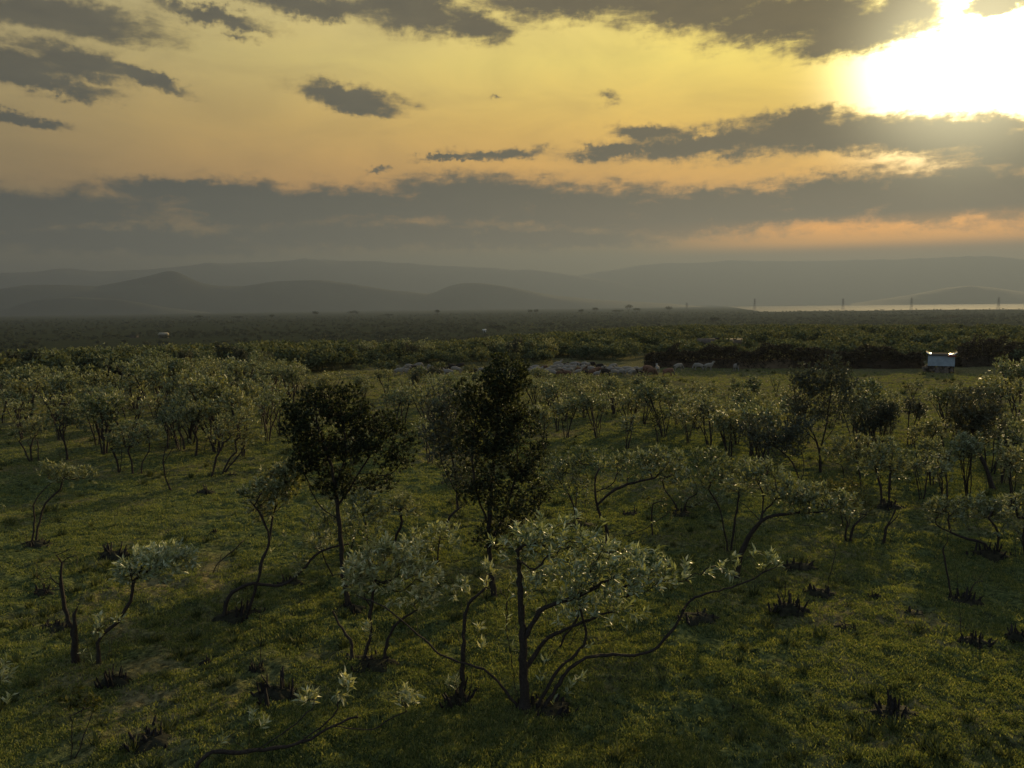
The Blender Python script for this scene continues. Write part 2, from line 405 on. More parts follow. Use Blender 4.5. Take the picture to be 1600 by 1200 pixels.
# ------------------------------------------------------------------ plant generator
def norm(v): return v/(np.linalg.norm(v, axis=-1, keepdims=True)+1e-9)
class Skel:
    pipe = 0.62
    def __init__(s, rng, step=0.13):
        s.P = np.zeros((60000, 3)); s.par = np.full(60000, -1); s.len = np.zeros(60000); s.n = 0; s.rng = rng; s.step = step; s.fat = []; s.shoot = 10**9
    def add(s, p, par):
        i = s.n; s.P[i] = p; s.par[i] = par; s.len[i] = 0 if par < 0 else s.len[par]+np.linalg.norm(p-s.P[par]); s.n += 1; return i
    def limb(s, pts, root=None, fat=0.0):
        n0 = s.n
        pts = [np.array(p, float) for p in pts]; rng = s.rng
        if root is None: root = pts[0][2] < 0.15 or s.n == 0
        if root: cur = s.add(pts[0], -1)
        else: cur = int(np.argmin(np.linalg.norm(s.P[:s.n]-pts[0], axis=1)))
        for k in range(1, len(pts)):
            p0 = pts[k-1] if (k > 1 or root) else s.P[cur]; p1 = pts[k]
            pm = pts[k-2] if k > 1 else p0-(p1-p0); pn = pts[k+1] if k+1 < len(pts) else p1+(p1-p0)
            m = max(1, int(np.linalg.norm(p1-p0)/s.step))
            for j in range(1, m+1):
                t = j/m
                q = 0.5*((2*p0)+(-pm+p1)*t+(2*pm-5*p0+4*p1-pn)*t*t+(-pm+3*p0-3*p1+pn)*t**3)
                q = q+rng.normal(0, 0.010, 3)*(1 if j < m else 0.3)
                cur = s.add(q, cur)
        s.fat.append((n0, s.n, fat))
    def blob(s, c, r, n, clump=0.9):
        rng = s.rng; c = np.array(c, float); r = np.array(r, float)
        k = rng.normal(size=(int(n*2.5)+12, 3)); k = norm(k)*rng.rand(len(k), 1)**0.55
        A = c+k*r
        ph = rng.rand(3)*6; f = 3.2/max(0.25, r.mean())
        v = np.sin(A[:, 0]*f+ph[0])*np.sin(A[:, 1]*f*1.1+ph[1])*np.sin(A[:, 2]*f*1.3+ph[2])
        keep = v > (-0.35+0.5*clump*rng.rand(len(A)))
        A = A[keep][:n]; A = A[A[:, 2] > 0.12]
        for _ in range(1):
            d0 = np.min(np.linalg.norm(A[:, None]-s.P[None, :s.n:3], axis=2), axis=1) if s.n else None
            A = A[np.argsort(d0)]
        for a in A:
            dd = np.linalg.norm(s.P[:s.n]-a, axis=1)
            cost = dd+0.12*s.len[:s.n]+np.where(s.P[:s.n, 2] < 0.35*c[2]*0.8, 0.6, 0)+np.maximum(0, s.P[:s.n, 2]-a[2])*0.5
            j = int(np.argmin(cost)); d = dd[j]
            if d < 0.02: continue
            p0 = s.P[j].copy(); pj = s.par[j]
            t0 = norm(p0-s.P[pj]) if pj >= 0 else np.array([0, 0, 1.0])
            c1 = p0+t0*d*0.35+rng.normal(0, 0.07*d, 3)
            m = max(1, min(8, int(d/s.step))); cur = j
            for q in range(1, m+1):
                t = q/m
                b = (1-t)**2*p0+2*t*(1-t)*c1+t*t*a
                if q < m: b = b+rng.normal(0, 0.012, 3)
                cur = s.add(b, cur)
    def finish(s, tip=0.003, trunk=0.05, p=2.3):
        n = s.n; ar = np.zeros(n); ch = [[] for _ in range(n)]
        for i in range(n):
            if s.par[i] >= 0: ch[s.par[i]].append(i)
        for i in range(n-1, -1, -1):
            if not ch[i]: ar[i] = tip**p
            else: ar[i] = sum(ar[c] for c in ch[i])+(0.0009**p)
        r = ar**(1/p); mx = r.max()
        if mx > tip*1.05: r = tip+(trunk*s.pipe-tip)*np.clip((r-tip)/(mx-tip), 0, 1)**1.15
        for a, b, f in s.fat:
            if f: t = np.linspace(0, 1, b-a); r[a:b] = np.maximum(r[a:b], trunk*f*(1-0.62*t))
        s.r = r; s.ch = ch
    def tubes(s, sides=(3, 4, 6)):
        Vs, Qs, base = [], [], 0
        order = {}
        starts = []
        for i in range(s.n):
            if s.par[i] < 0: starts.append((i, [i]))
        st = [(i, None) for i in range(s.n) if s.par[i] < 0]
        while st:
            i, frm = st.pop()
            chain = [i] if frm is None else [frm, i]
            cur = i
            while s.ch[cur]:
                cs = sorted(s.ch[cur], key=lambda c: -s.r[c])
                for c in cs[1:]: st.append((c, cur))
                cur = cs[0]; chain.append(cur)
            if len(chain) < 2: continue
            P = s.P[chain]; rr = s.r[chain].copy()
            if frm is not None: rr[0] = rr[1]
            else: rr[0] *= 1.5
            rr[-1] *= 0.5; rr = rr*(1+0.11*s.rng.randn(len(rr)).clip(-1.5, 1.5))
            k = sides[0] if rr.max() < 0.008 else (sides[1] if rr.max() < 0.02 else sides[2])
            t = norm(np.gradient(P, axis=0))
            ref = np.array([0.31, 0.9, 0.2]) if abs(t[0][1]) < 0.8 else np.array([1.0, 0, 0])
            u = norm(np.cross(t, ref)); w = np.cross(t, u)
            an = np.arange(k)*2*math.pi/k
            ring = P[:, None]+rr[:, None, None]*(np.cos(an)[None, :, None]*u[:, None]+np.sin(an)[None, :, None]*w[:, None])
            m = len(P)
            i0 = base+(np.arange(m-1)*k)[:, None]; j = np.arange(k)[None]; j2 = (j+1) % k
            Qs.append(np.stack([i0+j, i0+j2, i0+k+j2, i0+k+j], -1).reshape(-1, 4)); Vs.append(ring.reshape(-1, 3)); base += m*k
        return np.concatenate(Vs), np.concatenate(Qs)
    def tips(s):
        i = np.array([i for i in range(s.n) if not s.ch[i] and s.par[i] >= 0 and s.P[i, 2] > 0.2 and (i < s.shoot or s.rng.rand() < 0.06)])
        return s.P[i], norm(s.P[i]-s.P[s.par[i]])
    def mids(s, rmax, frac):
        i = np.array([i for i in range(min(s.n, s.shoot)) if s.ch[i] and s.par[i] >= 0 and s.r[i] < rmax and s.rng.rand() < frac])
        if len(i) == 0: return np.zeros((0, 3)), np.zeros((0, 3))
        return s.P[i], norm(s.P[i]-s.P[s.par[i]])

def leaves(P, Dr, n, L, W, rng, detail=True, up=0.6, spread=0.85, run=1.0):
    if len(P) == 0: return np.zeros((0, 3)), np.zeros((0, 3), int)
    P = np.repeat(P, n, 0); D = np.repeat(Dr, n, 0); N = len(P)
    D = norm(D*0.7+np.array([0, 0, up])+np.repeat(rng.normal(0, 0.25, (N//n, 3)), n, 0))
    d = norm(D*0.95+norm(rng.normal(size=(N, 3)))*spread)
    l = L*(0.6+0.7*rng.rand(N, 1)); w = W*(0.75+0.5*rng.rand(N, 1))
    side = norm(np.cross(d, norm(rng.normal(size=(N, 3))*0.5+np.array([0, 0, 1.0]))))
    nr = np.cross(side, d)
    P = P+D*l*(rng.rand(N, 1)*run-0.35*run)
    if detail:
        c0 = P; c1 = P+d*l*0.5-nr*l*0.03; c2 = P+d*l-nr*l*0.2*rng.rand(N, 1)
        le = P+d*l*0.48+side*w*0.5+nr*w*0.18; ri = P+d*l*0.48-side*w*0.5+nr*w*0.18
        V = np.stack([c0, le, c1, ri, c2], 1).reshape(-1, 3)
        b = np.arange(N)[:, None]*5
        Fc = np.concatenate([b+np.array([[0, 1, 2]]), b+np.array([[1, 4, 2]]), b+np.array([[0, 2, 3]]), b+np.array([[2, 4, 3]])])
    else:
        V = np.stack([P, P+d*l*0.5+side*w*0.5, P+d*l, P+d*l*0.5-side*w*0.5], 1).reshape(-1, 3)
        b = np.arange(N)[:, None]*4
        Fc = np.concatenate([b+np.array([[0, 1, 2]]), b+np.array([[0, 2, 3]])])
    return V, Fc

def local_frame(b):
    a = math.atan2(b[0], b[1])
    return np.array([math.cos(a), -math.sin(a), 0]), np.array([math.sin(a), math.cos(a), 0])
def lift(b, px, py, v=0.0):
    """point seen at px,py standing on the upright plane v metres behind base b; relative to b"""
    ex, ey = local_frame(b)
    d = ray(px, py); o = b+ey*v
    t = np.dot(o-EYE, ey)/np.dot(d, ey)
    return EYE+d*t-b
def mpp(b): return np.dot(b-EYE, F_)/FPX

LEAF = dict(  # leaves per rosette, length, width, material, tip radius, mid fraction
    silver=(15, 0.120, 0.036, 'silver', 0.0028, 0.30),
    silver2=(14, 0.115, 0.038, 'silver_mid', 0.0038, 0.4),
    dark=(23, 0.052, 0.028, 'dark', 0.003, 0.8),
    darksilver=(16, 0.085, 0.032, 'darksilver', 0.0035, 0.5),
    olive=(12, 0.08, 0.034, 'olive', 0.003, 0.5),
    bare=(2, 0.04, 0.015, 'olive', 0.0022, 0.0))

def plant(name, base, limbs, blobs, leaf, label, cat, seed, trunk=0.05, group=None, deep=0.5, dens=1.0, yd=None):
    """limbs: lists of photo points (x, y[, depth]); blobs: (x, y, rx, ry, count[, depth])"""
    rng = np.random.RandomState(seed)
    b = at(*base); b[2] = float(Gd(b[0], b[1]))-0.02
    ex, ey = local_frame(b); k = mpp(b)
    s = Skel(rng, max(0.09, 0.0075*np.linalg.norm(b)))
    for L in limbs:
        fat = L[0] if isinstance(L[0], float) else 0.0; L = L[1:] if fat else L
        w = rng.normal(0, deep*0.35); pts = []
        n = len(L)
        for i, q in enumerate(L):
            if len(q) == 3: v = q[2]
            else: v = w*(i/max(1, n-1)) if L[0][1] > base[1]-25 else w*0.6
            p = lift(b, q[0], q[1], v)
            if i == 0 and abs(q[1]-base[1]) < 14: p[2] = -0.05 if p[2] < 0.1 else p[2]
            pts.append(p)
        s.limb(pts, None, fat)
    for B in blobs:
        v = B[5] if len(B) > 5 else rng.normal(0, 0.15)
        c = lift(b, B[0], B[1], v); rx, ry = B[2]*k, B[3]*k
        n = max(4, int(B[4]*dens*(1.0 if leaf == 'bare' else 1.15 if leaf == 'silver' else 2.7 if leaf in ('dark', 'darksilver') else 1.8)))
        # ellipsoid in the local frame: width rx, depth about rx, height ry
        m0 = s.n
        rr = np.array([rx, max(rx*0.8, 0.12), ry])
        s.blob(c, rr, n)
    n_leafy = s.n
    for (a0, b0, f0) in list(s.fat):      # short side twigs along the stout limbs
        if not f0: continue
        for _ in range(int((b0-a0)*0.5)):
            j = rng.randint(a0+(b0-a0)//4, b0); l = 0.12+0.35*rng.rand(); q = s.P[j]; d = norm(rng.normal(size=3)+np.array([0, 0, 0.9]))
            c = j
            for t in (0.35, 0.7, 1.0): c = s.add(q+d*l*t+rng.normal(0, 0.03, 3)*t, c)
    s.shoot = n_leafy
    if trunk > 0.035:      # thin shoots springing from the stool
        for _ in range(rng.randint(5, 11)):
            a = rng.rand()*6.28; r0 = 0.05+0.22*rng.rand(); h = 0.25+0.75*rng.rand()**1.5; g = rng.rand()*0.5
            s.limb([(r0*math.cos(a), r0*math.sin(a), -0.05), ((r0+g*h*0.35)*math.cos(a), (r0+g*h*0.35)*math.sin(a), h*0.5), ((r0+g*h)*math.cos(a+0.3), (r0+g*h)*math.sin(a+0.3), h)], True)
    nl, Ll, Wl, mt, tip, mf = LEAF[leaf]
    s.finish(tip, trunk)
    tv, tq = s.tubes()
    e = empty(name, b, label, cat, group)
    me = mesh_np(name+'_trunk', tv, [tq]); smooth(me); obj('trunk', me, MAT['bark'], e)
    P, D = s.tips(); V1, F1 = leaves(P, D, nl, Ll, Wl, rng)
    P2, D2 = s.mids(0.006, mf); V2, F2 = leaves(P2, D2, max(2, nl//3), Ll, Wl, rng)
    V = np.vstack([V1, V2]); Fc = np.vstack([F1, F2+len(V1)])
    me = mesh_np(name+'_foliage', V, [Fc]); obj('foliage', me, MAT[mt], e)
    return e

# ------------------------------------------------------------------ foreground plants, one by one
SB, DT, BS = ('silver_leaf_bush', 'bush'), ('dark_leafy_tree', 'tree'), ('bare_shrub', 'shrub')
gF = 'bushes standing on the grazed turf in the foreground'
def P_(kind, base, limbs, blobs, leaf, label, trunk=0.05, deep=0.5, dens=1.0, _c=[100]):
    _c[0] += 1
    return plant(kind[0], base, limbs, blobs, leaf, label, kind[1], _c[0], trunk, gF, deep, dens)

# the big silver bush in front
P_(SB, (820, 1108), [[1.0, (820, 1110, 0), (818, 1050, 0), (817, 1000, 0), (813, 930, 0), (808, 860, 0)], [0.26, (812, 1106), (790, 1080), (755, 1045), (695, 1026), (640, 980), (600, 948), (560, 930)],
    [0.42, (826, 1050, 0), (838, 1020), (868, 990), (930, 965), (990, 945)], [0.34, (838, 1108), (870, 1050), (915, 1000), (905, 930), (930, 880)],
    [0.36, (848, 1104), (890, 1045), (930, 1026), (1010, 1020), (1050, 985), (1080, 938), (1150, 915), (1215, 885)], [(822, 1000), (850, 950), (905, 930), (960, 900)],
    [(860, 1106), (905, 1062)], [(842, 1100), (845, 1060), (858, 1020), (880, 960)], [(812, 1104), (800, 1040), (790, 960), (800, 900)], [(900, 1012), (960, 1000), (985, 975), (1005, 960)]],
   [(830, 850, 60, 36, 90), (905, 845, 60, 36, 60), (960, 890, 85, 40, 120), (870, 900, 70, 40, 70), (1010, 900, 60, 34, 60), (925, 930, 40, 30, 26), (1085, 895, 40, 24, 14, 0.1), (1140, 890, 34, 16, 10, 0.1), (1200, 880, 32, 18, 12, 0.1), (825, 930, 24, 30, 16), (970, 950, 50, 24, 16)],
   'silver', 'largest silver-leaved bush in the foreground with many black stems and one long branch reaching right', 0.085, 0.7)
# tall narrow dark tree behind it
P_(DT, (772, 935), [[0.9, (772, 935), (766, 880), (764, 820), (770, 740), (778, 660), (782, 590)], [(766, 850), (790, 800), (805, 740), (810, 670)], [(765, 820), (745, 770), (738, 700), (748, 630)], [(764, 860), (775, 830), (800, 812)]],
   [(790, 598, 40, 34, 300), (760, 640, 44, 36, 260), (805, 660, 40, 38, 220), (775, 700, 40, 36, 200), (815, 735, 38, 36, 180), (735, 690, 34, 44, 150), (750, 760, 40, 36, 180), (800, 790, 44, 30, 160), (730, 620, 26, 30, 60), (840, 700, 20, 30, 40), (775, 835, 40, 26, 110), (780, 566, 20, 14, 30), (845, 770, 20, 22, 36), (815, 575, 14, 16, 20)],
   'dark', 'tall narrow dark leafy tree in the centre of the view rising to the far plain', 0.075, 0.3)
# paler tree standing just behind the tall one, to its left
P_(('grey_green_tree', 'tree'), (716, 800), [[(716, 800), (712, 750), (705, 700), (710, 640)], [(714, 770), (690, 720), (684, 660)], [(712, 740), (735, 700), (732, 640)]],
   [(700, 640, 42, 44, 240), (708, 700, 46, 40, 200), (685, 680, 32, 36, 100), (720, 745, 34, 26, 70)], 'darksilver', 'loose grey-green tree half hidden behind the left side of the tall dark tree', 0.06, 0.4)
# left dark round-headed tree
P_(DT, (545, 948), [[0.9, (545, 948), (535, 880), (531, 830), (526, 780), (515, 720), (495, 660)], [(527, 790), (560, 740), (590, 690), (600, 650)], [(529, 810), (500, 790), (478, 745), (465, 700)], [(526, 770), (540, 700), (530, 640)], [(560, 740), (610, 740), (640, 700)]],
   [(500, 632, 46, 30, 230), (470, 672, 32, 36, 150), (545, 650, 44, 32, 200), (500, 705, 40, 32, 180), (560, 700, 44, 30, 160), (600, 670, 34, 30, 110), (525, 755, 44, 24, 130), (615, 715, 36, 26, 80), (470, 730, 26, 22, 60), (585, 755, 40, 16, 50), (540, 612, 26, 14, 30), (640, 690, 16, 24, 24), (452, 640, 14, 16, 16)],
   'dark', 'dark round-headed tree on one slim leaning trunk, left of the tall narrow tree', 0.075, 0.35)
# leafy silver bush round the foot of that crown
P_(SB, (528, 905), [[(524, 905), (505, 870), (500, 840)], [(532, 905), (548, 860), (555, 830)]],
   [(520, 815, 50, 28, 60), (560, 830, 36, 26, 36), (500, 850, 28, 22, 20)], 'silver2', 'small silver bush pressed against the slim leaning trunk of the round-headed dark tree', 0.03, 0.5)
# silver bush with three stems
P_(SB, (575, 1038), [[0.7, (552, 1036), (548, 1000), (535, 982), (520, 955)], [0.5, (566, 1036), (578, 1000), (580, 950), (588, 900)], [0.7, (600, 1036), (606, 1000), (625, 970), (660, 950)], [(580, 945), (560, 910), (550, 880)], [(575, 1036), (577, 980)]],
   [(585, 885, 46, 32, 120), (560, 905, 26, 26, 36), (632, 905, 56, 34, 90), (600, 860, 30, 14, 40), (690, 915, 36, 20, 26, 0.2), (655, 940, 36, 20, 22), (640, 870, 24, 16, 18)],
   'silver', 'silver-leaved bush on three splayed black stems, left of the largest bush', 0.05, 0.5)
P_(SB, (684, 880), [[(684, 880), (686, 850), (690, 830)]], [(688, 832, 30, 20, 60), (655, 848, 26, 22, 40), (672, 860, 20, 12, 16), (712, 850, 10, 12, 8)], 'silver',
   'low pale silver bush in front of the forked stub, left of the tall narrow tree', 0.03, 0.4)
# cut trunk and hooked shoot
P_(SB, (722, 1096), [[0.8, (722, 1096), (723, 1040), (725, 985), (731, 945), (745, 930), (756, 922)], [(724, 1030), (740, 1000), (748, 985)], [(714, 1096), (712, 1068)], [(705, 1096), (700, 1072)]],
   [(760, 905, 12, 26, 14, 0.0)], 'silver', 'single black hooked stem with one tuft of silver leaves, left of the largest bush', 0.06, 0.1)
# arching trunk bush, left centre
P_(SB, (372, 962), [[0.8, (347, 960), (356, 935), (385, 914), (440, 914), (470, 893), (492, 868), (520, 855), (545, 850)], [0.7, (385, 960), (400, 915), (412, 870), (420, 840), (405, 800), (390, 782)], [(414, 868), (440, 850), (445, 838)], [(362, 958), (372, 930)], [(416, 850), (425, 815), (432, 790)]],
   [(430, 765, 40, 34, 170), (412, 795, 30, 24, 50), (450, 740, 26, 20, 40), (468, 885, 18, 14, 8), (500, 850, 24, 14, 14), (385, 770, 14, 12, 12)],
   'silver2', 'leaning bush with a low trunk arching right and leafy head, left of round-headed tree', 0.055, 0.5)
P_(SB, (155, 1036), [[0.7, (155, 1036), (152, 1005), (160, 992), (185, 972), (203, 940), (210, 905)], [(210, 925), (205, 900), (195, 880)], [(150, 1036), (130, 1020), (118, 1028)]],
   [(235, 885, 50, 26, 150), (280, 875, 28, 24, 60), (205, 900, 22, 18, 40), (250, 865, 30, 12, 40), (165, 985, 26, 24, 8)],
   'silver', 'dense silver-leaved head on one bent black trunk, beside the thick cut post at lower left', 0.055, 0.3)
P_(BS, (116, 1034), [[1.0, (117, 1034), (117, 1000), (116, 960)], [(112, 1000), (105, 960), (95, 915), (97, 880)], [(96, 912), (80, 903), (62, 905)], [(97, 885), (88, 868), (82, 860)]],
   [(90, 875, 44, 22, 20), (60, 915, 40, 22, 16), (120, 870, 24, 20, 12), (140, 985, 24, 20, 10)], 'bare',
   'nearly leafless shrub with twiggy top beside a thick cut black post at lower left', 0.07, 0.3)
P_(SB, (53, 850), [[0.7, (50, 850), (54, 810), (52, 790), (66, 768), (84, 752)], [0.7, (55, 850), (62, 815), (72, 785), (94, 765), (98, 750)], [(52, 800), (35, 795), (8, 793)], [(44, 850), (36, 835)]],
   [(95, 742, 30, 16, 40), (130, 745, 26, 14, 20), (80, 735, 12, 14, 14)], 'silver2', 'thin bush with two slender bowed stems and a sparse top at the left edge', 0.04, 0.3)
P_(BS, (268, 768), [[(268, 768), (258, 745), (255, 715), (262, 690)], [(257, 735), (238, 725)], [(256, 720), (270, 700)]], [(260, 695, 22, 14, 30), (285, 700, 14, 10, 10)], 'bare',
   'slim crooked bare stem curving up from the open turf left of centre', 0.04, 0.2)
P_(BS, (335, 896), [[(330, 896), (340, 880), (365, 860), (395, 830)], [(338, 896), (345, 870)]], [(380, 840, 30, 26, 12), (345, 870, 12, 16, 5)], 'bare', 'low fan of bare shoots leaning right above a dark mound at left', 0.02, 0.2)
# near bush whose base is below the frame, bottom
P_(SB, (300, 1262), [[0.8, (296, 1262), (305, 1210), (325, 1178), (400, 1172), (470, 1160), (520, 1135), (560, 1120)], [(330, 1176), (370, 1142), (410, 1135)], [(400, 1172), (450, 1140), (480, 1112)], [(470, 1160), (520, 1120), (530, 1085)], [(520, 1135), (580, 1140), (625, 1115)]],
   [(484, 1100, 16, 12, 7), (535, 1072, 20, 18, 9), (632, 1092, 24, 20, 12)], 'silver', 'nearest branch lying across the bottom edge with pale leaf tufts at its tips', 0.045, 0.3)
P_(SB, (-30, 1200), [[(-30, 1200), (-5, 1120), (12, 1098)], [(-30, 1200), (-15, 1100), (-4, 1060)]], [(0, 1058, 12, 24, 12)], 'silver', 'leaf tuft reaching in at the left edge near the bottom', 0.02, 0.2)
P_(SB, (110, 1185), [[(110, 1185), (112, 1140), (105, 1100)], [(113, 1185), (135, 1140), (145, 1110)]], [(115, 1095, 22, 18, 24), (142, 1105, 20, 18, 20)], 'olive', 'small sunlit yellowish leafy shrub near the lower left corner', 0.015, 0.3)
# centre right
P_(SB, (906, 820), [[(900, 820), (896, 790), (880, 760), (865, 740)], [(905, 820), (900, 785), (902, 760)], [(912, 820), (920, 795), (935, 775)], [(908, 820), (930, 800), (938, 785)]],
   [(880, 735, 44, 30, 90), (915, 720, 36, 24, 60), (860, 760, 28, 22, 30), (905, 760, 30, 16, 20)], 'silver2', 'loose bush on a knot of dark stems just right of the tall narrow tree', 0.045)
P_(SB, (950, 880), [[0.8, (950, 880), (948, 830), (936, 800), (930, 770), (931, 745), (936, 732)], [(935, 795), (948, 775), (980, 757), (1020, 748)], [(1000, 752), (1014, 785), (1020, 815)], [(933, 770), (955, 758), (970, 735)]],
   [(1010, 730, 48, 24, 80), (1050, 740, 30, 22, 40), (970, 725, 26, 18, 24), (935, 735, 10, 14, 6), (1035, 715, 34, 18, 40)], 'silver2', 'bush with upright trunk and long limb arching right over open grass, right of tall tree', 0.06, 0.4)
P_(SB, (1062, 800), [[(1060, 800), (1050, 780), (1038, 765), (1035, 750)], [(1068, 802), (1075, 780), (1088, 772)]], [(1045, 735, 40, 20, 50), (1100, 782, 42, 12, 46), (1080, 765, 24, 12, 16)], 'silver2', 'squat bush with blue-grey leaf pad above a dark burnt base, centre right', 0.05)
P_(SB, (1020, 838), [[(1020, 838), (1018, 800), (1024, 775)], [(976, 846), (1000, 830), (1030, 812), (1050, 795)]], [(1028, 785, 30, 20, 18), (1050, 800, 16, 10, 6)], 'olive', 'thin straggling shrub with reddish leaves on a low leaning stem, centre right', 0.03, 0.3)
P_(SB, (1140, 862), [[(1138, 862), (1130, 820), (1120, 785), (1100, 755)], [(1142, 862), (1148, 820), (1155, 775)], [(1135, 840), (1112, 800)]], [(1130, 745, 46, 28, 90), (1165, 740, 36, 24, 60), (1105, 720, 34, 20, 40)], 'silver2', 'tall open bush with thin upright stems behind the big leaning branch, right of centre', 0.04)
P_(SB, (1150, 900), [[0.9, (1150, 900), (1160, 860), (1180, 825), (1200, 808), (1240, 802), (1290, 800)], [(1195, 810), (1192, 770), (1180, 745)], [(1190, 815), (1165, 790), (1150, 780)], [(1200, 808), (1212, 780), (1215, 755)], [(1205, 808), (1250, 820), (1290, 826)]],
   [(1260, 782, 46, 26, 110), (1225, 765, 30, 24, 50), (1310, 790, 34, 20, 50), (1185, 740, 36, 24, 70), (1150, 760, 26, 18, 24)], 'silver2', 'big bush leaning right on a thick bowed black trunk over the shaded turf', 0.07, 0.5)
P_(('olive_shrub', 'shrub'), (1320, 822), [[(1318, 822), (1312, 790), (1300, 770)], [(1324, 822), (1335, 790)]], [(1310, 765, 44, 20, 120), (1340, 785, 30, 14, 50)], 'olive', 'low yellow-green rounded shrub between the two groups of grey bushes at right', 0.03)
# tall open tree at right
P_(('tall_open_tree', 'tree'), (1282, 738), [[0.7, (1282, 738), (1280, 705), (1272, 680), (1260, 660), (1252, 630)], [(1280, 706), (1290, 670), (1296, 630), (1300, 600)], [(1300, 700), (1302, 670), (1310, 640)], [(1255, 700), (1250, 660), (1242, 620)]],
   [(1266, 612, 36, 36, 210), (1300, 592, 38, 30, 200), (1252, 590, 24, 24, 80), (1320, 622, 26, 32, 110), (1285, 648, 48, 24, 120), (1303, 566, 14, 14, 30), (1245, 640, 24, 20, 50)], 'darksilver', 'tallest dark grey-green tree on the right, its crown reaching the brush fence', 0.06, 0.5)
P_(DT, (1352, 725), [[(1352, 725), (1355, 700), (1362, 675)], [(1354, 712), (1342, 690)]], [(1375, 655, 30, 28, 190), (1350, 665, 22, 22, 80), (1385, 640, 18, 14, 40)], 'darksilver', 'dark ball-shaped tree crown just right of the tallest right-hand tree', 0.05, 0.3)
P_(DT, (1215, 765), [[(1252, 760), (1244, 735), (1232, 715), (1215, 700)], [(1250, 760), (1256, 730), (1252, 705)], [(1248, 758), (1225, 735), (1205, 715)]], [(1185, 678, 32, 28, 160), (1225, 690, 40, 30, 170), (1250, 670, 28, 22, 70)], 'darksilver', 'broad dark blue-green bush fanning left from many bowed stems, right of centre', 0.04, 0.4)
P_(SB, (1386, 795), [[(1378, 795), (1376, 760), (1368, 730)], [(1388, 795), (1390, 760), (1392, 735)], [(1392, 794), (1396, 765)]], [(1385, 712, 32, 26, 140), (1362, 730, 20, 18, 40), (1405, 735, 20, 18, 40)], 'silver2', 'upright bush with pale silver crown above a dark stool, right of the low olive shrub', 0.05)
P_(SB, (1325, 762), [[(1320, 762), (1318, 735)], [(1345, 762), (1342, 735), (1338, 715)], [(1332, 762), (1330, 735)]], [(1318, 705, 34, 24, 130), (1345, 700, 24, 22, 70)], 'silver2', 'pair of blue-grey leaf domes behind the pale silver crown on the right', 0.04)
P_(DT, (1552, 764), [[1.0, (1552, 764), (1542, 735), (1528, 705), (1520, 680)], [(1528, 706), (1545, 690)], [(1525, 700), (1508, 680)], [(1526, 736), (1518, 722)]],
   [(1520, 640, 42, 36, 360), (1505, 662, 28, 26, 120), (1540, 658, 30, 28, 130), (1520, 692, 22, 14, 50)], 'darksilver', 'round mop-headed tree on a thick trunk leaning left near the right edge', 0.085, 0.2)
P_(SB, (1548, 865), [[(1548, 865), (1540, 850), (1500, 838), (1470, 825)], [(1556, 865), (1560, 835), (1545, 810)], [(1540, 865), (1538, 840)]], [(1475, 800, 30, 24, 60), (1520, 795, 40, 22, 70), (1560, 800, 24, 20, 40), (1460, 790, 20, 12, 20)], 'silver2', 'spreading bush on cut stumps with one limb running left, at the right edge', 0.05)
P_(SB, (1604, 880), [[(1604, 880), (1598, 850), (1580, 835), (1562, 835)], [(1606, 880), (1600, 840), (1605, 800)]], [(1600, 790, 34, 26, 60), (1590, 830, 20, 14, 14)], 'silver2', 'dark curved trunk and leaves cut off by the right edge', 0.06)
P_(BS, (1330, 845), [[(1328, 845), (1334, 822), (1352, 806)], [(1324, 845), (1322, 828)]], [(1355, 800, 16, 10, 10), (1320, 812, 12, 12, 6)], 'olive', 'short arched stem rising from a dark base, right of the big leaning bush', 0.05, 0.2)
P_(BS, (1380, 848), [[(1380, 848), (1384, 826)], [(1383, 830), (1398, 800), (1400, 780)], [(1410, 835), (1408, 800)]], [(1400, 790, 14, 14, 10)], 'bare', 'short cut stem with two thin upright shoots, right of the arched stem', 0.05, 0.2)
P_(BS, (1500, 938), [[(1488, 938), (1480, 895), (1470, 850)], [(1496, 938), (1496, 900), (1488, 860)], [(1512, 938), (1520, 915), (1545, 890)], [(1500, 938), (1502, 915)], [(1508, 938), (1508, 918)]], [(1478, 845, 16, 26, 10), (1530, 900, 16, 18, 5)], 'bare', 'leafless fan of thin stems from a charred stool at lower right', 0.03, 0.25)
P_(BS, (1285, 928), [[(1290, 928), (1298, 895), (1305, 865), (1302, 850)]], [(1302, 855, 9, 16, 5)], 'bare', 'single wispy shoot beside two charred stubs on the shaded turf at right', 0.014, 0.1)
P_(BS, (1222, 945), [[(1220, 945), (1218, 915), (1222, 890)], [(1224, 945), (1228, 910)]], [(1224, 900, 9, 22, 8)], 'bare', 'pair of wispy shoots above the spiky charred stool right of the silver branch tips', 0.014, 0.1)
P_(BS, (1502, 998), [[(1502, 998), (1500, 960), (1498, 935)]], [(1499, 950, 5, 20, 4)], 'bare', 'one straight wispy shoot over the spiky stool nearest the lower right corner', 0.012, 0.05)
P_(BS, (408, 1040), [[(408, 1040), (407, 990), (408, 945), (414, 925)]], [(408, 960, 4, 20, 3)], 'bare', 'one very thin straight shoot standing in the turf below the arching trunk', 0.012, 0.05)
P_(SB, (618, 858), [[(614, 858), (620, 835), (628, 815), (625, 800)], [(622, 840), (645, 825), (665, 822)], [(610, 858), (608, 838)]], [(625, 790, 24, 16, 50), (650, 800, 16, 10, 12)], 'silver2', 'small dark-stemmed bush with a tight grey tuft, between the two dark trees', 0.06)
P_(SB, (578, 858), [[(574, 858), (572, 825), (566, 800)], [(582, 858), (588, 830)], [(590, 856), (560, 820)]], [(575, 800, 34, 26, 80), (560, 780, 24, 14, 30)], 'silver2', 'grey bush with several dark stems just right of the slim leaning trunk', 0.05)
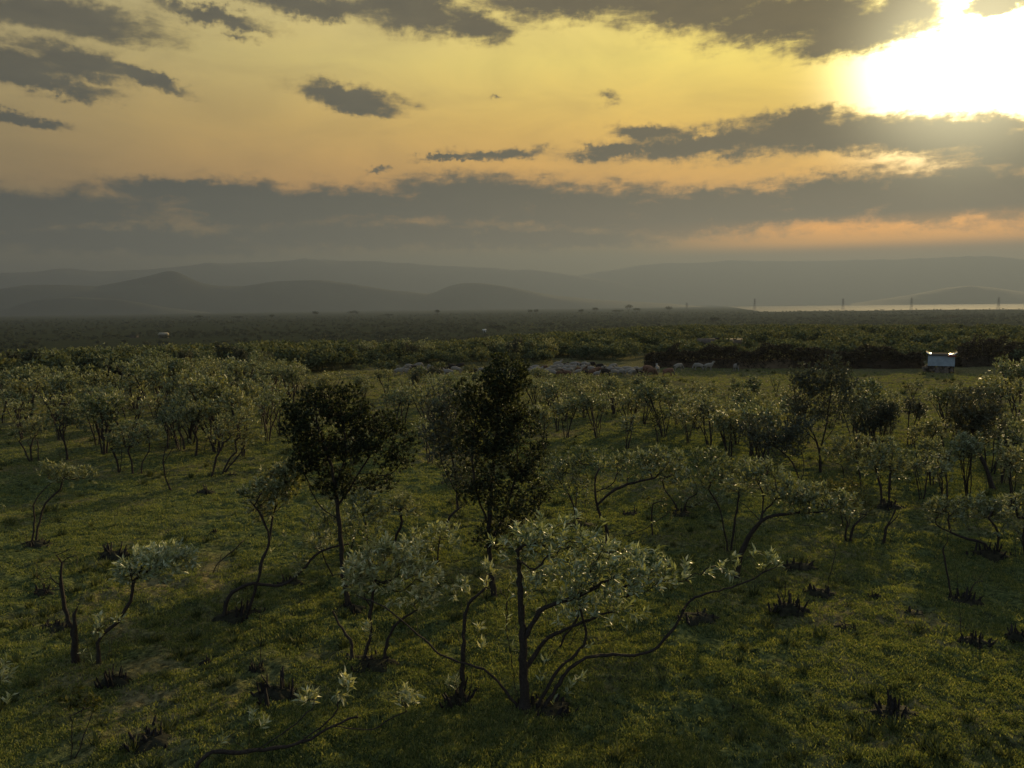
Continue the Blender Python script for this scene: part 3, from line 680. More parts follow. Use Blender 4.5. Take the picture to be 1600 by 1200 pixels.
P_(BS, (700, 826), [[(697, 826), (702, 808), (716, 795), (722, 785)], [(700, 812), (697, 796)]], [(718, 785, 14, 10, 8)], 'bare', 'black forked stub on sunlit grass left of the tall narrow tree', 0.06, 0.1)
P_(SB, (832, 812), [[(818, 812), (816, 790)], [(834, 812), (842, 795), (845, 775)]], [(845, 765, 16, 18, 20)], 'bare', 'bare forked stem showing at the right foot of the tall narrow tree', 0.04, 0.2)
P_(SB, (785, 1000), [[(760, 1000), (757, 960), (762, 930)], [(790, 1000), (792, 950), (786, 910)], [(775, 1000), (774, 960)]], [(775, 925, 26, 26, 14)], 'bare', 'thin upright twigs behind the main stem of the largest bush', 0.014, 0.3)
P_(SB, (880, 1010), [[(865, 1030), (880, 1000), (905, 960), (912, 930)], [(880, 1032), (900, 990), (930, 960)], [(870, 1030), (868, 990), (872, 950)], [(890, 1030), (925, 1000)]], [(915, 940, 40, 24, 26), (890, 960, 30, 24, 12)], 'silver', 'twiggy lower bush growing just behind the right side of the largest bush', 0.03, 0.4)
P_(DT, (1028, 690), [[(1028, 690), (1026, 675)]], [(1028, 655, 20, 18, 70)], 'dark', 'small dark ball of a bush on the sunlit grass right of the tall narrow tree', 0.04, 0.3)
# left middle row
for i, (bx, by, limbs, blobs, lab) in enumerate([
    (50, 720, [[(47, 720), (38, 702), (30, 690)], [(50, 720), (48, 700), (52, 685)], [(60, 718), (60, 700), (58, 688)]], [(40, 670, 26, 20, 60), (60, 665, 22, 16, 40)], 'bush with three splayed stems at the far left beyond the bowed thin bush'),
    (105, 720, [[(105, 720), (103, 700), (96, 680), (88, 665)], [(104, 700), (110, 680)]], [(95, 655, 26, 20, 60), (125, 655, 24, 18, 50), (112, 640, 18, 12, 20)], 'bush with one stout forked trunk beside a short leaning stub at left'),
    (217, 743, [[(208, 743), (206, 722), (200, 705)], [(221, 743), (222, 722), (233, 705), (234, 690)]], [(205, 690, 26, 16, 60), (235, 680, 24, 16, 40), (215, 670, 30, 14, 50)], 'bush on a U-shaped pair of black trunks in the left middle ground'),
    (186, 740, [[(186, 740), (182, 718), (174, 700)], [(188, 740), (190, 715)]], [(180, 690, 18, 18, 50), (190, 670, 20, 12, 30)], 'close-leaved bush just left of the U-shaped trunks'),
    (336, 744, [[(330, 744), (338, 715), (346, 700), (350, 690)], [(345, 742), (360, 715), (380, 700)], [(352, 738), (370, 710)], [(362, 734), (378, 705), (384, 690)]], [(350, 675, 30, 24, 90), (385, 680, 28, 26, 90), (370, 655, 30, 16, 60)], 'bush with a row of right-leaning black trunks in the left middle ground'),
    (305, 712, [[(288, 702), (286, 685), (278, 670)], [(298, 712), (296, 690)], [(306, 712), (308, 685), (300, 670)], [(318, 720), (322, 690), (332, 670)]], [(285, 655, 26, 18, 70), (315, 650, 28, 18, 80), (300, 640, 26, 12, 40)], 'bush on a comb of four upright black stems left of centre'),
    (262, 700, [[(262, 700), (262, 675)]], [(262, 660, 24, 16, 60)], 'small grey bush behind the slim crooked stem')]):
    P_(SB, (bx, by), limbs, blobs, 'silver2', lab, 0.06, 0.5, 1.1)

# ------------------------------------------------------------------ charred stools, mounds and stubs
def stump(px, py, w, h, n, seed, label, name='burnt_stump'):
    rng = np.random.RandomState(seed); b = at(px, py); b[2] = float(Gd(b[0], b[1])); k = mpp(b); W = w*k; H = h*k
    Vs, Fs, base = [], [], 0
    for _ in range(int(n*1.6)):
        x = rng.normal(0, W*0.25); y = rng.normal(0, W*0.18); hh = H*(0.25+0.65*rng.rand())*math.exp(-(x/(W*0.6))**2); r = (0.012+0.014*rng.rand())*min(1.6, 0.6+W)
        lx, ly = rng.normal(0, 0.22, 2)+np.array([x/W*0.7, y/W]); kk = 5
        for j, (t, f) in enumerate([(-0.1, 1.5), (0.3, 1.0), (0.7, 0.8), (1.0, 0.5)]):
            for a in range(kk):
                an = a*2*math.pi/kk+rng.rand()*0.4; Vs.append((x+lx*hh*t+math.cos(an)*r*f, y+ly*hh*t+math.sin(an)*r*f, hh*t+rng.normal(0, 0.008)))
        for j in range(3):
            for a in range(kk): Fs.append((base+j*kk+a, base+j*kk+(a+1) % kk, base+(j+1)*kk+(a+1) % kk, base+(j+1)*kk+a))
        base += 4*kk
    # low mound of dark soil
    nr, na = 6, 22; V = []
    for i in range(nr+1):
        for a in range(na):
            t = i/nr; rr = W*0.5*t*(1+0.25*math.sin(a*1.7+seed)+0.15*rng.rand()); an = a*2*math.pi/na
            V.append((rr*math.cos(an), rr*0.7*math.sin(an), (1-t*t)*min(0.16, H*0.3)*(0.8+0.4*rng.rand())-(0.03 if i == nr else 0)))
    q = [(i*na+a, i*na+(a+1) % na, (i+1)*na+(a+1) % na, (i+1)*na+a) for i in range(nr) for a in range(na)]
    me = mesh_np(name, Vs+V, [np.array(Fs), np.array(q)[:, ::-1]+len(Vs)]); me.materials.append(MAT['char']); me.materials.append(MAT['mound'])
    me.polygons.foreach_set('material_index', np.array([0]*len(Fs)+[1]*len(q), np.int32))
    tag(obj(name, me, None, None, b), label, 'stump', 'burnt stumps and stools scattered on the turf')
for i, (px, py, w, h, n, lab) in enumerate([
    (320, 772, 26, 16, 7, 'squat black stump with two knobs on open turf left of centre'),
    (335, 836, 14, 14, 3, 'lone short black stub on the left turf'),
    (362, 745, 22, 8, 5, 'low dark stump beside the row of leaning trunks'),
    (175, 868, 52, 22, 14, 'wide stool of short black spikes at left, above the silver-headed bush'),
    (65, 924, 34, 20, 8, 'dark clump of cut stems near the left edge'),
    (85, 980, 48, 18, 9, 'slanting dark stump pile left of the thick cut post'),
    (180, 1068, 44, 34, 14, 'spiky charred stool below the silver-headed bush'),
    (235, 1160, 80, 26, 14, 'wide black stump pile near the bottom left'),
    (323, 1040, 22, 20, 4, 'tiny bent twig arch alone on the dark turf'),
    (402, 1046, 24, 26, 7, 'small charred stub under the very thin straight shoot'),
    (430, 1092, 62, 42, 14, 'charred stool with splayed stems at lower left of centre'),
    (716, 1098, 44, 38, 12, 'tall splintered stump left of the largest bush'),
    (850, 1106, 100, 26, 18, 'black rootstock round the foot of the largest bush'),
    (372, 962, 66, 26, 12, 'charred stool round the foot of the arching trunk'),
    (545, 950, 44, 16, 7, 'dark rootstock under the round-headed dark tree'),
    (575, 1042, 80, 14, 10, 'dark rootstock under the three splayed stems'),
    (455, 915, 40, 20, 9, 'tangle of cut stems beneath the arching limb'),
    (1235, 958, 52, 34, 14, 'spiky charred stool on the shaded turf right of centre'),
    (1280, 928, 44, 18, 7, 'two charred stubs beside a wispy shoot at right'),
    (1250, 888, 50, 18, 8, 'low dark clump above the two charred stubs'),
    (1370, 934, 20, 12, 5, 'small dark tuft in the lane of sunlit grass'),
    (1425, 958, 34, 8, 4, 'flat dark mound right of the sunlit lane'),
    (1320, 978, 34, 8, 3, 'flat dark mound left of the sunlit lane'),
    (1395, 1116, 96, 34, 12, 'largest dark mound with spikes at lower right'),
    (1500, 940, 56, 26, 14, 'charred stool under the leafless fan of stems at lower right'),
    (1520, 1004, 46, 26, 13, 'row of short black spikes under a wispy shoot at lower right'),
    (1590, 994, 34, 22, 8, 'pair of black stubs cut off by the right edge'),
    (1548, 868, 60, 30, 12, 'dark stool of cut stumps under the spreading right-edge bush'),
    (1090, 968, 60, 16, 7, 'low dark clump under the silver branch tips'),
    (1065, 803, 40, 14, 8, 'burnt base under the squat blue-grey bush'),
    (986, 805, 30, 14, 6, 'thin brown stump tuft in front of the bush with the arching limb'),
    (1386, 797, 40, 22, 10, 'dark stool under the pale silver crown at right'),
    (906, 822, 40, 14, 7, 'dark knot at the foot of the loose bush right of the tall tree'),
    (53, 852, 46, 16, 7, 'dark root patch under the bowed thin bush at left')]):
    stump(px, py, w, h, n, 300+i, lab)

# ------------------------------------------------------------------ middle-distance bushes: twelve shapes, copied
def proto(seed, h, w, leaf, stems, nleaf, trunk, ll=None, low=0.45):
    rng = np.random.RandomState(seed); s = Skel(rng, 0.2)
    blobs = []
    for i in range(stems):
        a = rng.rand()*6.28; r0 = rng.rand()*0.18; lean = w*(0.25+0.5*rng.rand())
        top = h*(0.55+0.3*rng.rand())
        p = [(r0*math.cos(a), r0*math.sin(a), -0.1), (lean*0.35*math.cos(a), lean*0.35*math.sin(a), top*0.35), (lean*math.cos(a+0.4), lean*math.sin(a+0.4), top)]
        s.limb(p, root=True); blobs.append((p[-1][0]*1.05, p[-1][1]*1.05, min(h*0.88, p[-1][2]+h*0.12)))
    for c in blobs: s.blob(c, (w*0.36, w*0.36, h*0.21), int(nleaf*1.6)//stems)
    s.blob((0, 0, h*0.82), (w*0.5, w*0.5, h*0.16), nleaf//6)
    nl, Ll, Wl, mt, tip, mf = LEAF[leaf]
    s.finish(0.005, trunk); tv, tq = s.tubes((3, 3, 5))
    P, D = s.tips(); V1, F1 = leaves(P, D, 11, ll or Ll*1.2, Wl*1.6, rng, False)
    P2, D2 = s.mids(0.012, 0.3); V2, F2 = leaves(P2, D2, 4, (ll or Ll*1.2), Wl*1.6, rng, False)
    t = mesh_np('bush_trunk', tv, [tq]); t.materials.append(MAT['bark'])
    f = mesh_np('bush_foliage', np.vstack([V1, V2]), [np.vstack([F1, F2+len(V1)])]); f.materials.append(MAT[mt])
    return t, f
PRO = {'silver': [proto(501+i, 2.2+0.25*(i % 3), 1.0+0.15*(i % 4), 'silver2', 4+i % 4, 190+30*(i % 3), 0.06) for i in range(8)],
       'dark': [proto(531+i, 2.7, 0.9, 'darksilver', 3, 420, 0.06) for i in range(3)],
       'open': [proto(551+i, 2.1, 1.1, 'silver2', 4, 70, 0.055) for i in range(4)],
       'low': [proto(571+i, 1.0, 0.7, 'olive', 5, 90, 0.02) for i in range(3)]}
KIND = {'silver': ('silver_leaf_bush', 'bush', 'grey-green leafy bush'), 'dark': ('dark_leafy_bush', 'bush', 'darker close-leaved bush'),
        'open': ('open_bush', 'bush', 'leggy open bush'), 'low': ('low_shrub', 'shrub', 'knee-high olive shrub')}
ORD = ['first', 'second', 'third', 'fourth', 'fifth', 'sixth', 'seventh', 'eighth', 'ninth', 'tenth', 'eleventh', 'twelfth', 'thirteenth', 'fourteenth', 'fifteenth',
       'sixteenth', 'seventeenth', 'eighteenth', 'nineteenth', 'twentieth', 'twenty-first', 'twenty-second', 'twenty-third', 'twenty-fourth', 'twenty-fifth', 'twenty-sixth']
ORD += ['thirtieth' if n == 30 else 'fortieth' if n == 40 else ('twenty-', 'thirty-', 'forty-')[n//10-2]+ORD[n % 10-1] for n in range(27, 50)]
def order_labels(items, where):
    """items: (direction from the camera, kind phrase, object); names each by its place among its likes"""
    for ph in sorted({q[1] for q in items}):
        row = sorted([q for q in items if q[1] == ph], key=lambda q: q[0])
        for i, q in enumerate(row):
            if len(row) == 1: q[2]['label'] = 'only '+ph+' '+where
            elif i == len(row)-1: q[2]['label'] = 'rightmost '+ph+' '+where
            elif i == 0: q[2]['label'] = 'leftmost '+ph+' '+where
            else: q[2]['label'] = ORD[i]+' '+ph+' from the left, '+where
rr = random.Random(21)
placed = []
def scatter(n, x0, x1, y0, y1, kinds, where, smin=0.85, smax=1.15, gap=1.3, single=True):
    k = tries = 0; items = []
    while k < n and tries < n*60:
        tries += 1
        px = rr.uniform(x0, x1); py = rr.uniform(y0, y1)
        p = at(px, py)
        if any((p[0]-q[0])**2+(p[1]-q[1])**2 < gap*gap for q in placed): continue
        placed.append(p); k += 1
        kd = rr.choice(kinds); nm, cat, lab = KIND[kd]; t, f = rr.choice(PRO[kd])
        p[2] = float(Gd(p[0], p[1]))-0.03
        e = empty(nm, p, lab+' '+where, cat, 'bushes '+where, rr.uniform(0, 6.28)); sc = rr.uniform(smin, smax); e.scale = (sc*rr.uniform(.9, 1.15), sc*rr.uniform(.9, 1.15), sc)
        obj('trunk', t, None, e); obj('foliage', f, None, e); items.append((math.atan2(p[0], p[1]), lab, e))
    if single: order_labels(items, where)
A4 = ['silver', 'silver', 'open']
scatter(10, 0, 215, 640, 690, A4, 'in the left half of the left-hand row')
scatter(12, 215, 440, 640, 690, A4, 'in the right half of the left-hand row')
scatter(9, 140, 430, 690, 715, A4, 'at the near edge of the left-hand row')
scatter(8, 0, 60, 625, 700, A4, 'at the far left edge')
scatter(14, 190, 330, 600, 640, A4, 'just right of the yellow left clearing')
scatter(15, 330, 480, 600, 640, A4, 'left of the round-headed dark tree')
scatter(14, 440, 700, 612, 634, A4+['dark'], 'below the straggling sheep', 0.5, 0.75)
scatter(14, 600, 770, 622, 690, A4, 'between the two dark trees', 0.75, 0.95)
scatter(5, 430, 700, 690, 730, ['open'], 'under the dark tree crowns', 0.6, 0.8)
scatter(16, 830, 960, 616, 650, A4, 'below the left half of the flock', 0.5, 0.75)
scatter(11, 960, 1090, 618, 655, A4+['low'], 'below the right half of the flock', 0.45, 0.65)
scatter(16, 850, 1110, 645, 705, A4, 'in the open centre right of the tall tree', 0.6, 0.85)
scatter(11, 1060, 1230, 612, 660, ['open', 'low', 'open'], 'on yellow grass below the brush fence', 0.4, 0.6)
scatter(12, 1080, 1240, 665, 745, A4, 'left of the tallest right-hand tree', 0.7, 0.95)
scatter(12, 1340, 1600, 600, 650, ['low', 'low', 'open'], 'on yellow grass below the metal shed', 0.35, 0.6)
scatter(10, 1180, 1480, 660, 725, A4+['dark'], 'round the tallest right-hand tree', 0.65, 0.95)
scatter(8, 1560, 1680, 620, 760, A4+['dark'], 'beyond the mop-headed tree at right')
scatter(8, 1430, 1600, 720, 800, ['silver', 'open'], 'in front of the mop-headed tree', 0.6, 0.8)
scatter(30, -60, 440, 572, 598, ['silver', 'silver', 'dark'], 'in the dark thicket beyond the left clearing', 0.8, 1.05, 1.2, False)
scatter(12, 440, 720, 562, 572, ['silver', 'dark'], 'in the dark thicket behind the straggling sheep', 0.8, 0.95, 1.2, False)
scatter(8, 730, 860, 556, 568, ['silver', 'dark'], 'in the thicket behind the tall dark tree', 0.8, 0.95, 1.2, False)

# ------------------------------------------------------------------ scatter helpers for what nobody could count
def gn_scatter(name, pts, scl, rot, protos, label, cat):
    me = bpy.data.meshes.new(name); me.vertices.add(len(pts)); me.vertices.foreach_set('co', np.asarray(pts, np.float32).ravel())
    for an, dat in (('scl', scl), ('rot', rot)):
        at_ = me.attributes.new(an, 'FLOAT', 'POINT'); at_.data.foreach_set('value', np.asarray(dat, np.float32))
    pc = bpy.data.collections.new(name+'_shapes')
    for i, ms in enumerate(protos): pc.objects.link(bpy.data.objects.new(name+'_shape', ms))
    o = obj(name, me); ng = bpy.data.node_groups.new(name, 'GeometryNodeTree')
    ng.interface.new_socket('Geometry', in_out='INPUT', socket_type='NodeSocketGeometry'); ng.interface.new_socket('Geometry', in_out='OUTPUT', socket_type='NodeSocketGeometry')
    N = ng.nodes; Lk = ng.links
    gi = N.new('NodeGroupInput'); go = N.new('NodeGroupOutput'); ip = N.new('GeometryNodeInstanceOnPoints'); ci = N.new('GeometryNodeCollectionInfo')
    ci.inputs['Collection'].default_value = pc; ci.inputs['Separate Children'].default_value = True; ci.inputs['Reset Children'].default_value = True
    a1 = N.new('GeometryNodeInputNamedAttribute'); a1.data_type = 'FLOAT'; a1.inputs['Name'].default_value = 'scl'
    a2 = N.new('GeometryNodeInputNamedAttribute'); a2.data_type = 'FLOAT'; a2.inputs['Name'].default_value = 'rot'
    cx = N.new('ShaderNodeCombineXYZ'); Lk.new(a2.outputs[0], cx.inputs[2])
    Lk.new(gi.outputs[0], ip.inputs['Points']); Lk.new(ci.outputs[0], ip.inputs['Instance']); ip.inputs['Pick Instance'].default_value = True
    Lk.new(cx.outputs[0], ip.inputs['Rotation']); Lk.new(a1.outputs[0], ip.inputs['Scale']); Lk.new(ip.outputs[0], go.inputs[0])
    md = o.modifiers.new('scatter', 'NODES'); md.node_group = ng
    return tag(o, label, cat, None, 'stuff')

def tuft(seed, n=12, h=0.026):
    rng = np.random.RandomState(seed); V = []; Fc = []
    for i in range(n):
        a = rng.rand()*6.28; c = rng.normal(0, 0.035, 2); l = h*(0.5+0.8*rng.rand()); w = 0.0045+0.004*rng.rand(); ln = rng.normal(0, 0.5, 2)*l
        dx, dy = math.cos(a)*w, math.sin(a)*w; b = len(V)
        V += [(c[0]-dx, c[1]-dy, -0.01), (c[0]+dx, c[1]+dy, -0.01), (c[0]+ln[0]*0.5+dx*.7, c[1]+ln[1]*0.5+dy*.7, l*0.6), (c[0]+ln[0], c[1]+ln[1], l)]
        Fc += [(b, b+1, b+2), (b, b+2, b+3)]
    m = mesh_np('tuft', V, [np.array(Fc)]); m.materials.append(MAT['grass']); return m
rg = np.random.RandomState(77)
N_ = 330000
r = np.exp(rg.uniform(math.log(6.5), math.log(75), N_)); a = np.radians(rg.uniform(-42, 42, N_))
X = r*np.sin(a); Y = r*np.cos(a)
dn = 0.5*vnoise(X/2.1, Y/2.1)+1.1*vnoise(X/0.5, Y/0.5)
kp = dn > rg.uniform(-0.6, 0.3, N_)
X, Y, r = X[kp], Y[kp], r[kp]
gn_scatter('grass', np.stack([X, Y, Gd(X, Y)], -1), (0.7+0.7*rg.rand(len(X)))*(1+0.012*r), rg.uniform(0, 6.28, len(X)), [tuft(i) for i in range(6)], 'short grazed grass', 'grass')

def blobbush(seed, n=90):
    rng = np.random.RandomState(seed); V, Fc = [], []
    for c in range(5):
        cc = np.array([rng.normal(0, 0.32), rng.normal(0, 0.32), 0.62+0.2*rng.rand()])
        k = norm(rng.normal(size=(n//5*3, 3)))*rng.rand(n//5*3, 1)**0.4*np.array([0.42, 0.42, 0.3])+cc
        for p in k:
            if p[2] < 0.12: continue
            d = norm(rng.normal(size=3)+np.array([0, 0, 0.5])); s = norm(np.cross(d, rng.normal(size=3))); l = 0.13+0.10*rng.rand(); b = len(V)
            V += [tuple(p-d*l*.5), tuple(p+s*l*0.28), tuple(p+d*l*.5), tuple(p-s*l*0.28)]; Fc += [(b, b+1, b+2), (b, b+2, b+3)]
    for i in range(4):
        a = rng.rand()*6.28; b = len(V); V += [(0.02, 0, -0.1), (-0.02, 0, -0.1), (0.35*math.cos(a), 0.35*math.sin(a), 0.65)]; Fc += [(b, b+1, b+2)]
    m = mesh_np('scrub_shape', V, [np.array(Fc)]); m.materials.append(MAT['scrub']); return m
BB = [blobbush(40+i) for i in range(7)]
FB = [b.copy() for b in BB]
for b in FB: b.materials[0] = MAT['far_scrub']
# low weeds and cropped tussocks breaking up the turf
def weed(seed):
    rng = np.random.RandomState(seed); V, Fc = [], []
    for i in range(46):
        a = rng.rand()*6.28; r0 = rng.rand()*0.5; l = 0.25+0.6*rng.rand(); w = 0.035; ln = 0.3+0.5*rng.rand(); b = len(V)
        c = np.array([r0*math.cos(a), r0*math.sin(a), 0]); d = np.array([math.cos(a+rng.normal(0, 0.8))*ln, math.sin(a+rng.normal(0, 0.8))*ln, 1.0])*l; sd_ = np.array([-math.sin(a), math.cos(a), 0])*w
        V += [c-sd_, c+sd_, c+d*0.6+sd_*1.3, c+d, c+d*0.6-sd_*1.3]; Fc += [(b, b+1, b+2), (b, b+2, b+4), (b+4, b+2, b+3)]
    m = mesh_np('weed_shape', V, [np.array(Fc)]); m.materials.append(MAT['weed']); return m
MAT['weed'] = leafmat('weed_leaf', (0.03, 0.045, 0.02), (0.06, 0.08, 0.035), (0.12, 0.14, 0.06), 0.3, 0.7, 0.15)
x, y, rad, an = (lambda R_, A_: (R_*np.sin(A_), R_*np.cos(A_), R_, A_))(np.exp(rg.uniform(math.log(7.5), math.log(76), 5500)), np.radians(rg.uniform(-42, 42, 5500)))
k = vnoise(x/5+3, y/5)+0.7*vnoise(x/1.4, y/1.4+8) > rg.uniform(-0.2, 0.8, len(x)) - 0.25*(rad > 40)
x, y, rad = x[k], y[k], rad[k]
gn_scatter('ground_cover', np.stack([x, y, Gd(x, y)], -1), (0.06+0.16*rg.rand(len(x))**2)*(1+0.016*rad), rg.uniform(0, 6.28, len(x)), [weed(80+i) for i in range(5)], 'low weeds and cropped tussocks in the turf', 'weeds')
# dense scrub closing the near ground, left and behind the fence
def field(n, r0, r1, a0, a1, logr=True):
    rad = np.exp(rg.uniform(math.log(r0), math.log(r1), n)) if logr else rg.uniform(r0, r1, n)
    an = rg.uniform(a0, a1, n); x = rad*np.sin(np.radians(an)); y = rad*np.cos(np.radians(an)); return x, y, rad, an
x, y, rad, an = field(2600, 64, 125, -42, 3, False)
edge = 71+6*vnoise(an/3, an*0+1.5)+7*sm(an, -14, -9)
k = (rad > edge+2) | (rg.rand(len(x)) < 0.02)
x, y, an = x[k], y[k], an[k]
x2, y2, rad2, an2 = field(6500, 84, 1000, 0, 44)
k = (vnoise(x2/14, y2/14)+0.6*vnoise(x2/5, y2/5) > rg.uniform(-0.6, 0.3, len(x2))-0.4*(rad2 < 95)) & (rad2 > 84+3*vnoise(an2/2, an2*0+4.5)+sm(-an2, -12, 0)*-8)
x = np.concatenate([x, x2[k]]); y = np.concatenate([y, y2[k]])
dd = np.hypot(x, y); fr = 0.62+0.38*sm(dd, 80, 100); fr = np.where(np.degrees(np.arctan2(x, y)) < -12, 1.0, fr)
gn_scatter('thicket', np.stack([x, y, G(x, y)], -1), (1.2+1.2*rg.rand(len(x))**1.5)*fr, rg.uniform(0, 6.28, len(x)), BB, 'dense dark leafy scrub closing the near ground', 'thicket')
x, y, rad, an = field(15000, 380, 2150, -46, 46)
k = vnoise(x/90, y/90)+0.5*vnoise(x/30, y/30) > rg.uniform(-0.5, 0.25, len(x))
x, y = x[k], y[k]
gn_scatter('distant_scrub', np.stack([x, y, G(x, y)], -1), (1.6+2.2*rg.rand(len(x))**2), rg.uniform(0, 6.28, len(x)), FB, 'hazy scrub dotting the far plain', 'scrub')

# ------------------------------------------------------------------ thorn brush fence
def thorn_fence(pts, label, seed):
    rng = np.random.RandomState(seed); b0 = at(pts[0][0], pts[0][1])
    V, Fc = [], []; cv, cf = [], []
    P = [at(p[0], p[1]) for p in pts]
    for (pa, A_), (pb, B_) in zip(zip(pts, P), zip(pts[1:], P[1:])):
        L = np.linalg.norm(B_-A_); n = int(L*420)
        ey = norm(np.array([-(B_-A_)[1], (B_-A_)[0], 0.0]))
        for _ in range(n):
            t = rng.rand(); ht = (pa[2]*(1-t)+pb[2]*t); ht *= 1+0.22*math.sin(t*L*0.9+seed)+0.1*math.sin(t*L*2.7)
            u = rng.rand()**0.8; v = rng.uniform(-1, 1)*0.75*(1-0.5*u)
            p = A_+(B_-A_)*t+ey*v+np.array([0, 0, u*ht]); d = norm(rng.normal(size=3)); s = norm(np.cross(d, rng.normal(size=3))); l = 0.16+0.22*rng.rand()
            b = len(V); V += [p-d*l, p+s*0.035, p+d*l, p-s*0.035]; Fc += [(b, b+1, b+2), (b, b+2, b+3)]
        m = max(2, int(L/1.0))
        for j in range(m+1):
            t = j/m; c = A_+(B_-A_)*t; ht = (pa[2]*(1-t)+pb[2]*t)*0.5*(0.6+0.6*rng.rand())
            for (vv, zz) in ((-0.6, -0.2), (-0.45, 0.6), (0, 1), (0.45, 0.6), (0.6, -0.2)): cv.append(c+ey*vv+np.array([0, 0, ht*zz]))
        for j in range(m):
            q0 = len(cv)-(m+1)*5+j*5
            for a_ in range(4): cf.append((q0+a_, q0+a_+1, q0+5+a_+1, q0+5+a_))
    e = empty('thorn_fence', b0, label, 'fence', 'thorn brush fences beyond the clearing')
    obj('brushwood', mesh_np('brushwood', np.array(V)-b0, [np.array(Fc)]), MAT['thorn'], e)
    obj('brush_core', mesh_np('brush_core', np.array(cv)-b0, [np.array(cf)]), MAT['thorn'], e)
thorn_fence([(1008, 574, 1.5), (1060, 574, 1.75), (1150, 576, 1.7), (1235, 575, 1.9), (1265, 575, 2.3), (1300, 576, 1.8), (1440, 575, 1.6)], 'long dark brown thorn brush fence right of the flock', 61)
thorn_fence([(1496, 574, 1.8), (1530, 572, 2.5), (1570, 571, 2.2), (1620, 572, 1.9), (1720, 573, 1.8)], 'dark thorn brush fence continuing right of the metal shed', 62)

# ------------------------------------------------------------------ small metal shed
def boxm(V, F_, x0, x1, y0, y1, z0, z1):
    b = len(V); V += [(x0, y0, z0), (x1, y0, z0), (x1, y1, z0), (x0, y1, z0), (x0, y0, z1), (x1, y0, z1), (x1, y1, z1), (x0, y1, z1)]
    F_ += [(b+3, b+2, b+1, b), (b+4, b+5, b+6, b+7), (b, b+1, b+5, b+4), (b+1, b+2, b+6, b+5), (b+2, b+3, b+7, b+6), (b+3, b, b+4, b+7)]
MAT['tin'] = plain('blue_grey_sheet', (0.27, 0.32, 0.35), 0.6, 0.3, 0.2, 3)
MAT['roof'] = plain('dull_roof_sheet', (0.07, 0.065, 0.055), 1.0, 0.0, 0.3, 4)
MAT['shiny'] = plain('shiny_sheet', (0.75, 0.72, 0.68), 0.22, 0.5, 0.1, 4, metal=0.95)
MAT['rust'] = plain('rusty_red_sheet', (0.22, 0.035, 0.02), 0.45, 0.5, 0.4, 6)
MAT['stone'] = plain('stone_rubble', (0.10, 0.08, 0.06), 0.9, 0.2, 0.4, 5)
MAT['white'] = plain('white_wall', (0.5, 0.5, 0.47), 0.8, 0.3, 0.1, 1)
MAT['thatch'] = plain('pale_thatch', (0.30, 0.27, 0.20), 0.9, 0.1, 0.3, 6)
MAT['steel'] = plain('dull_steel', (0.10, 0.10, 0.10), 0.6, 0.4, 0.2, 1)
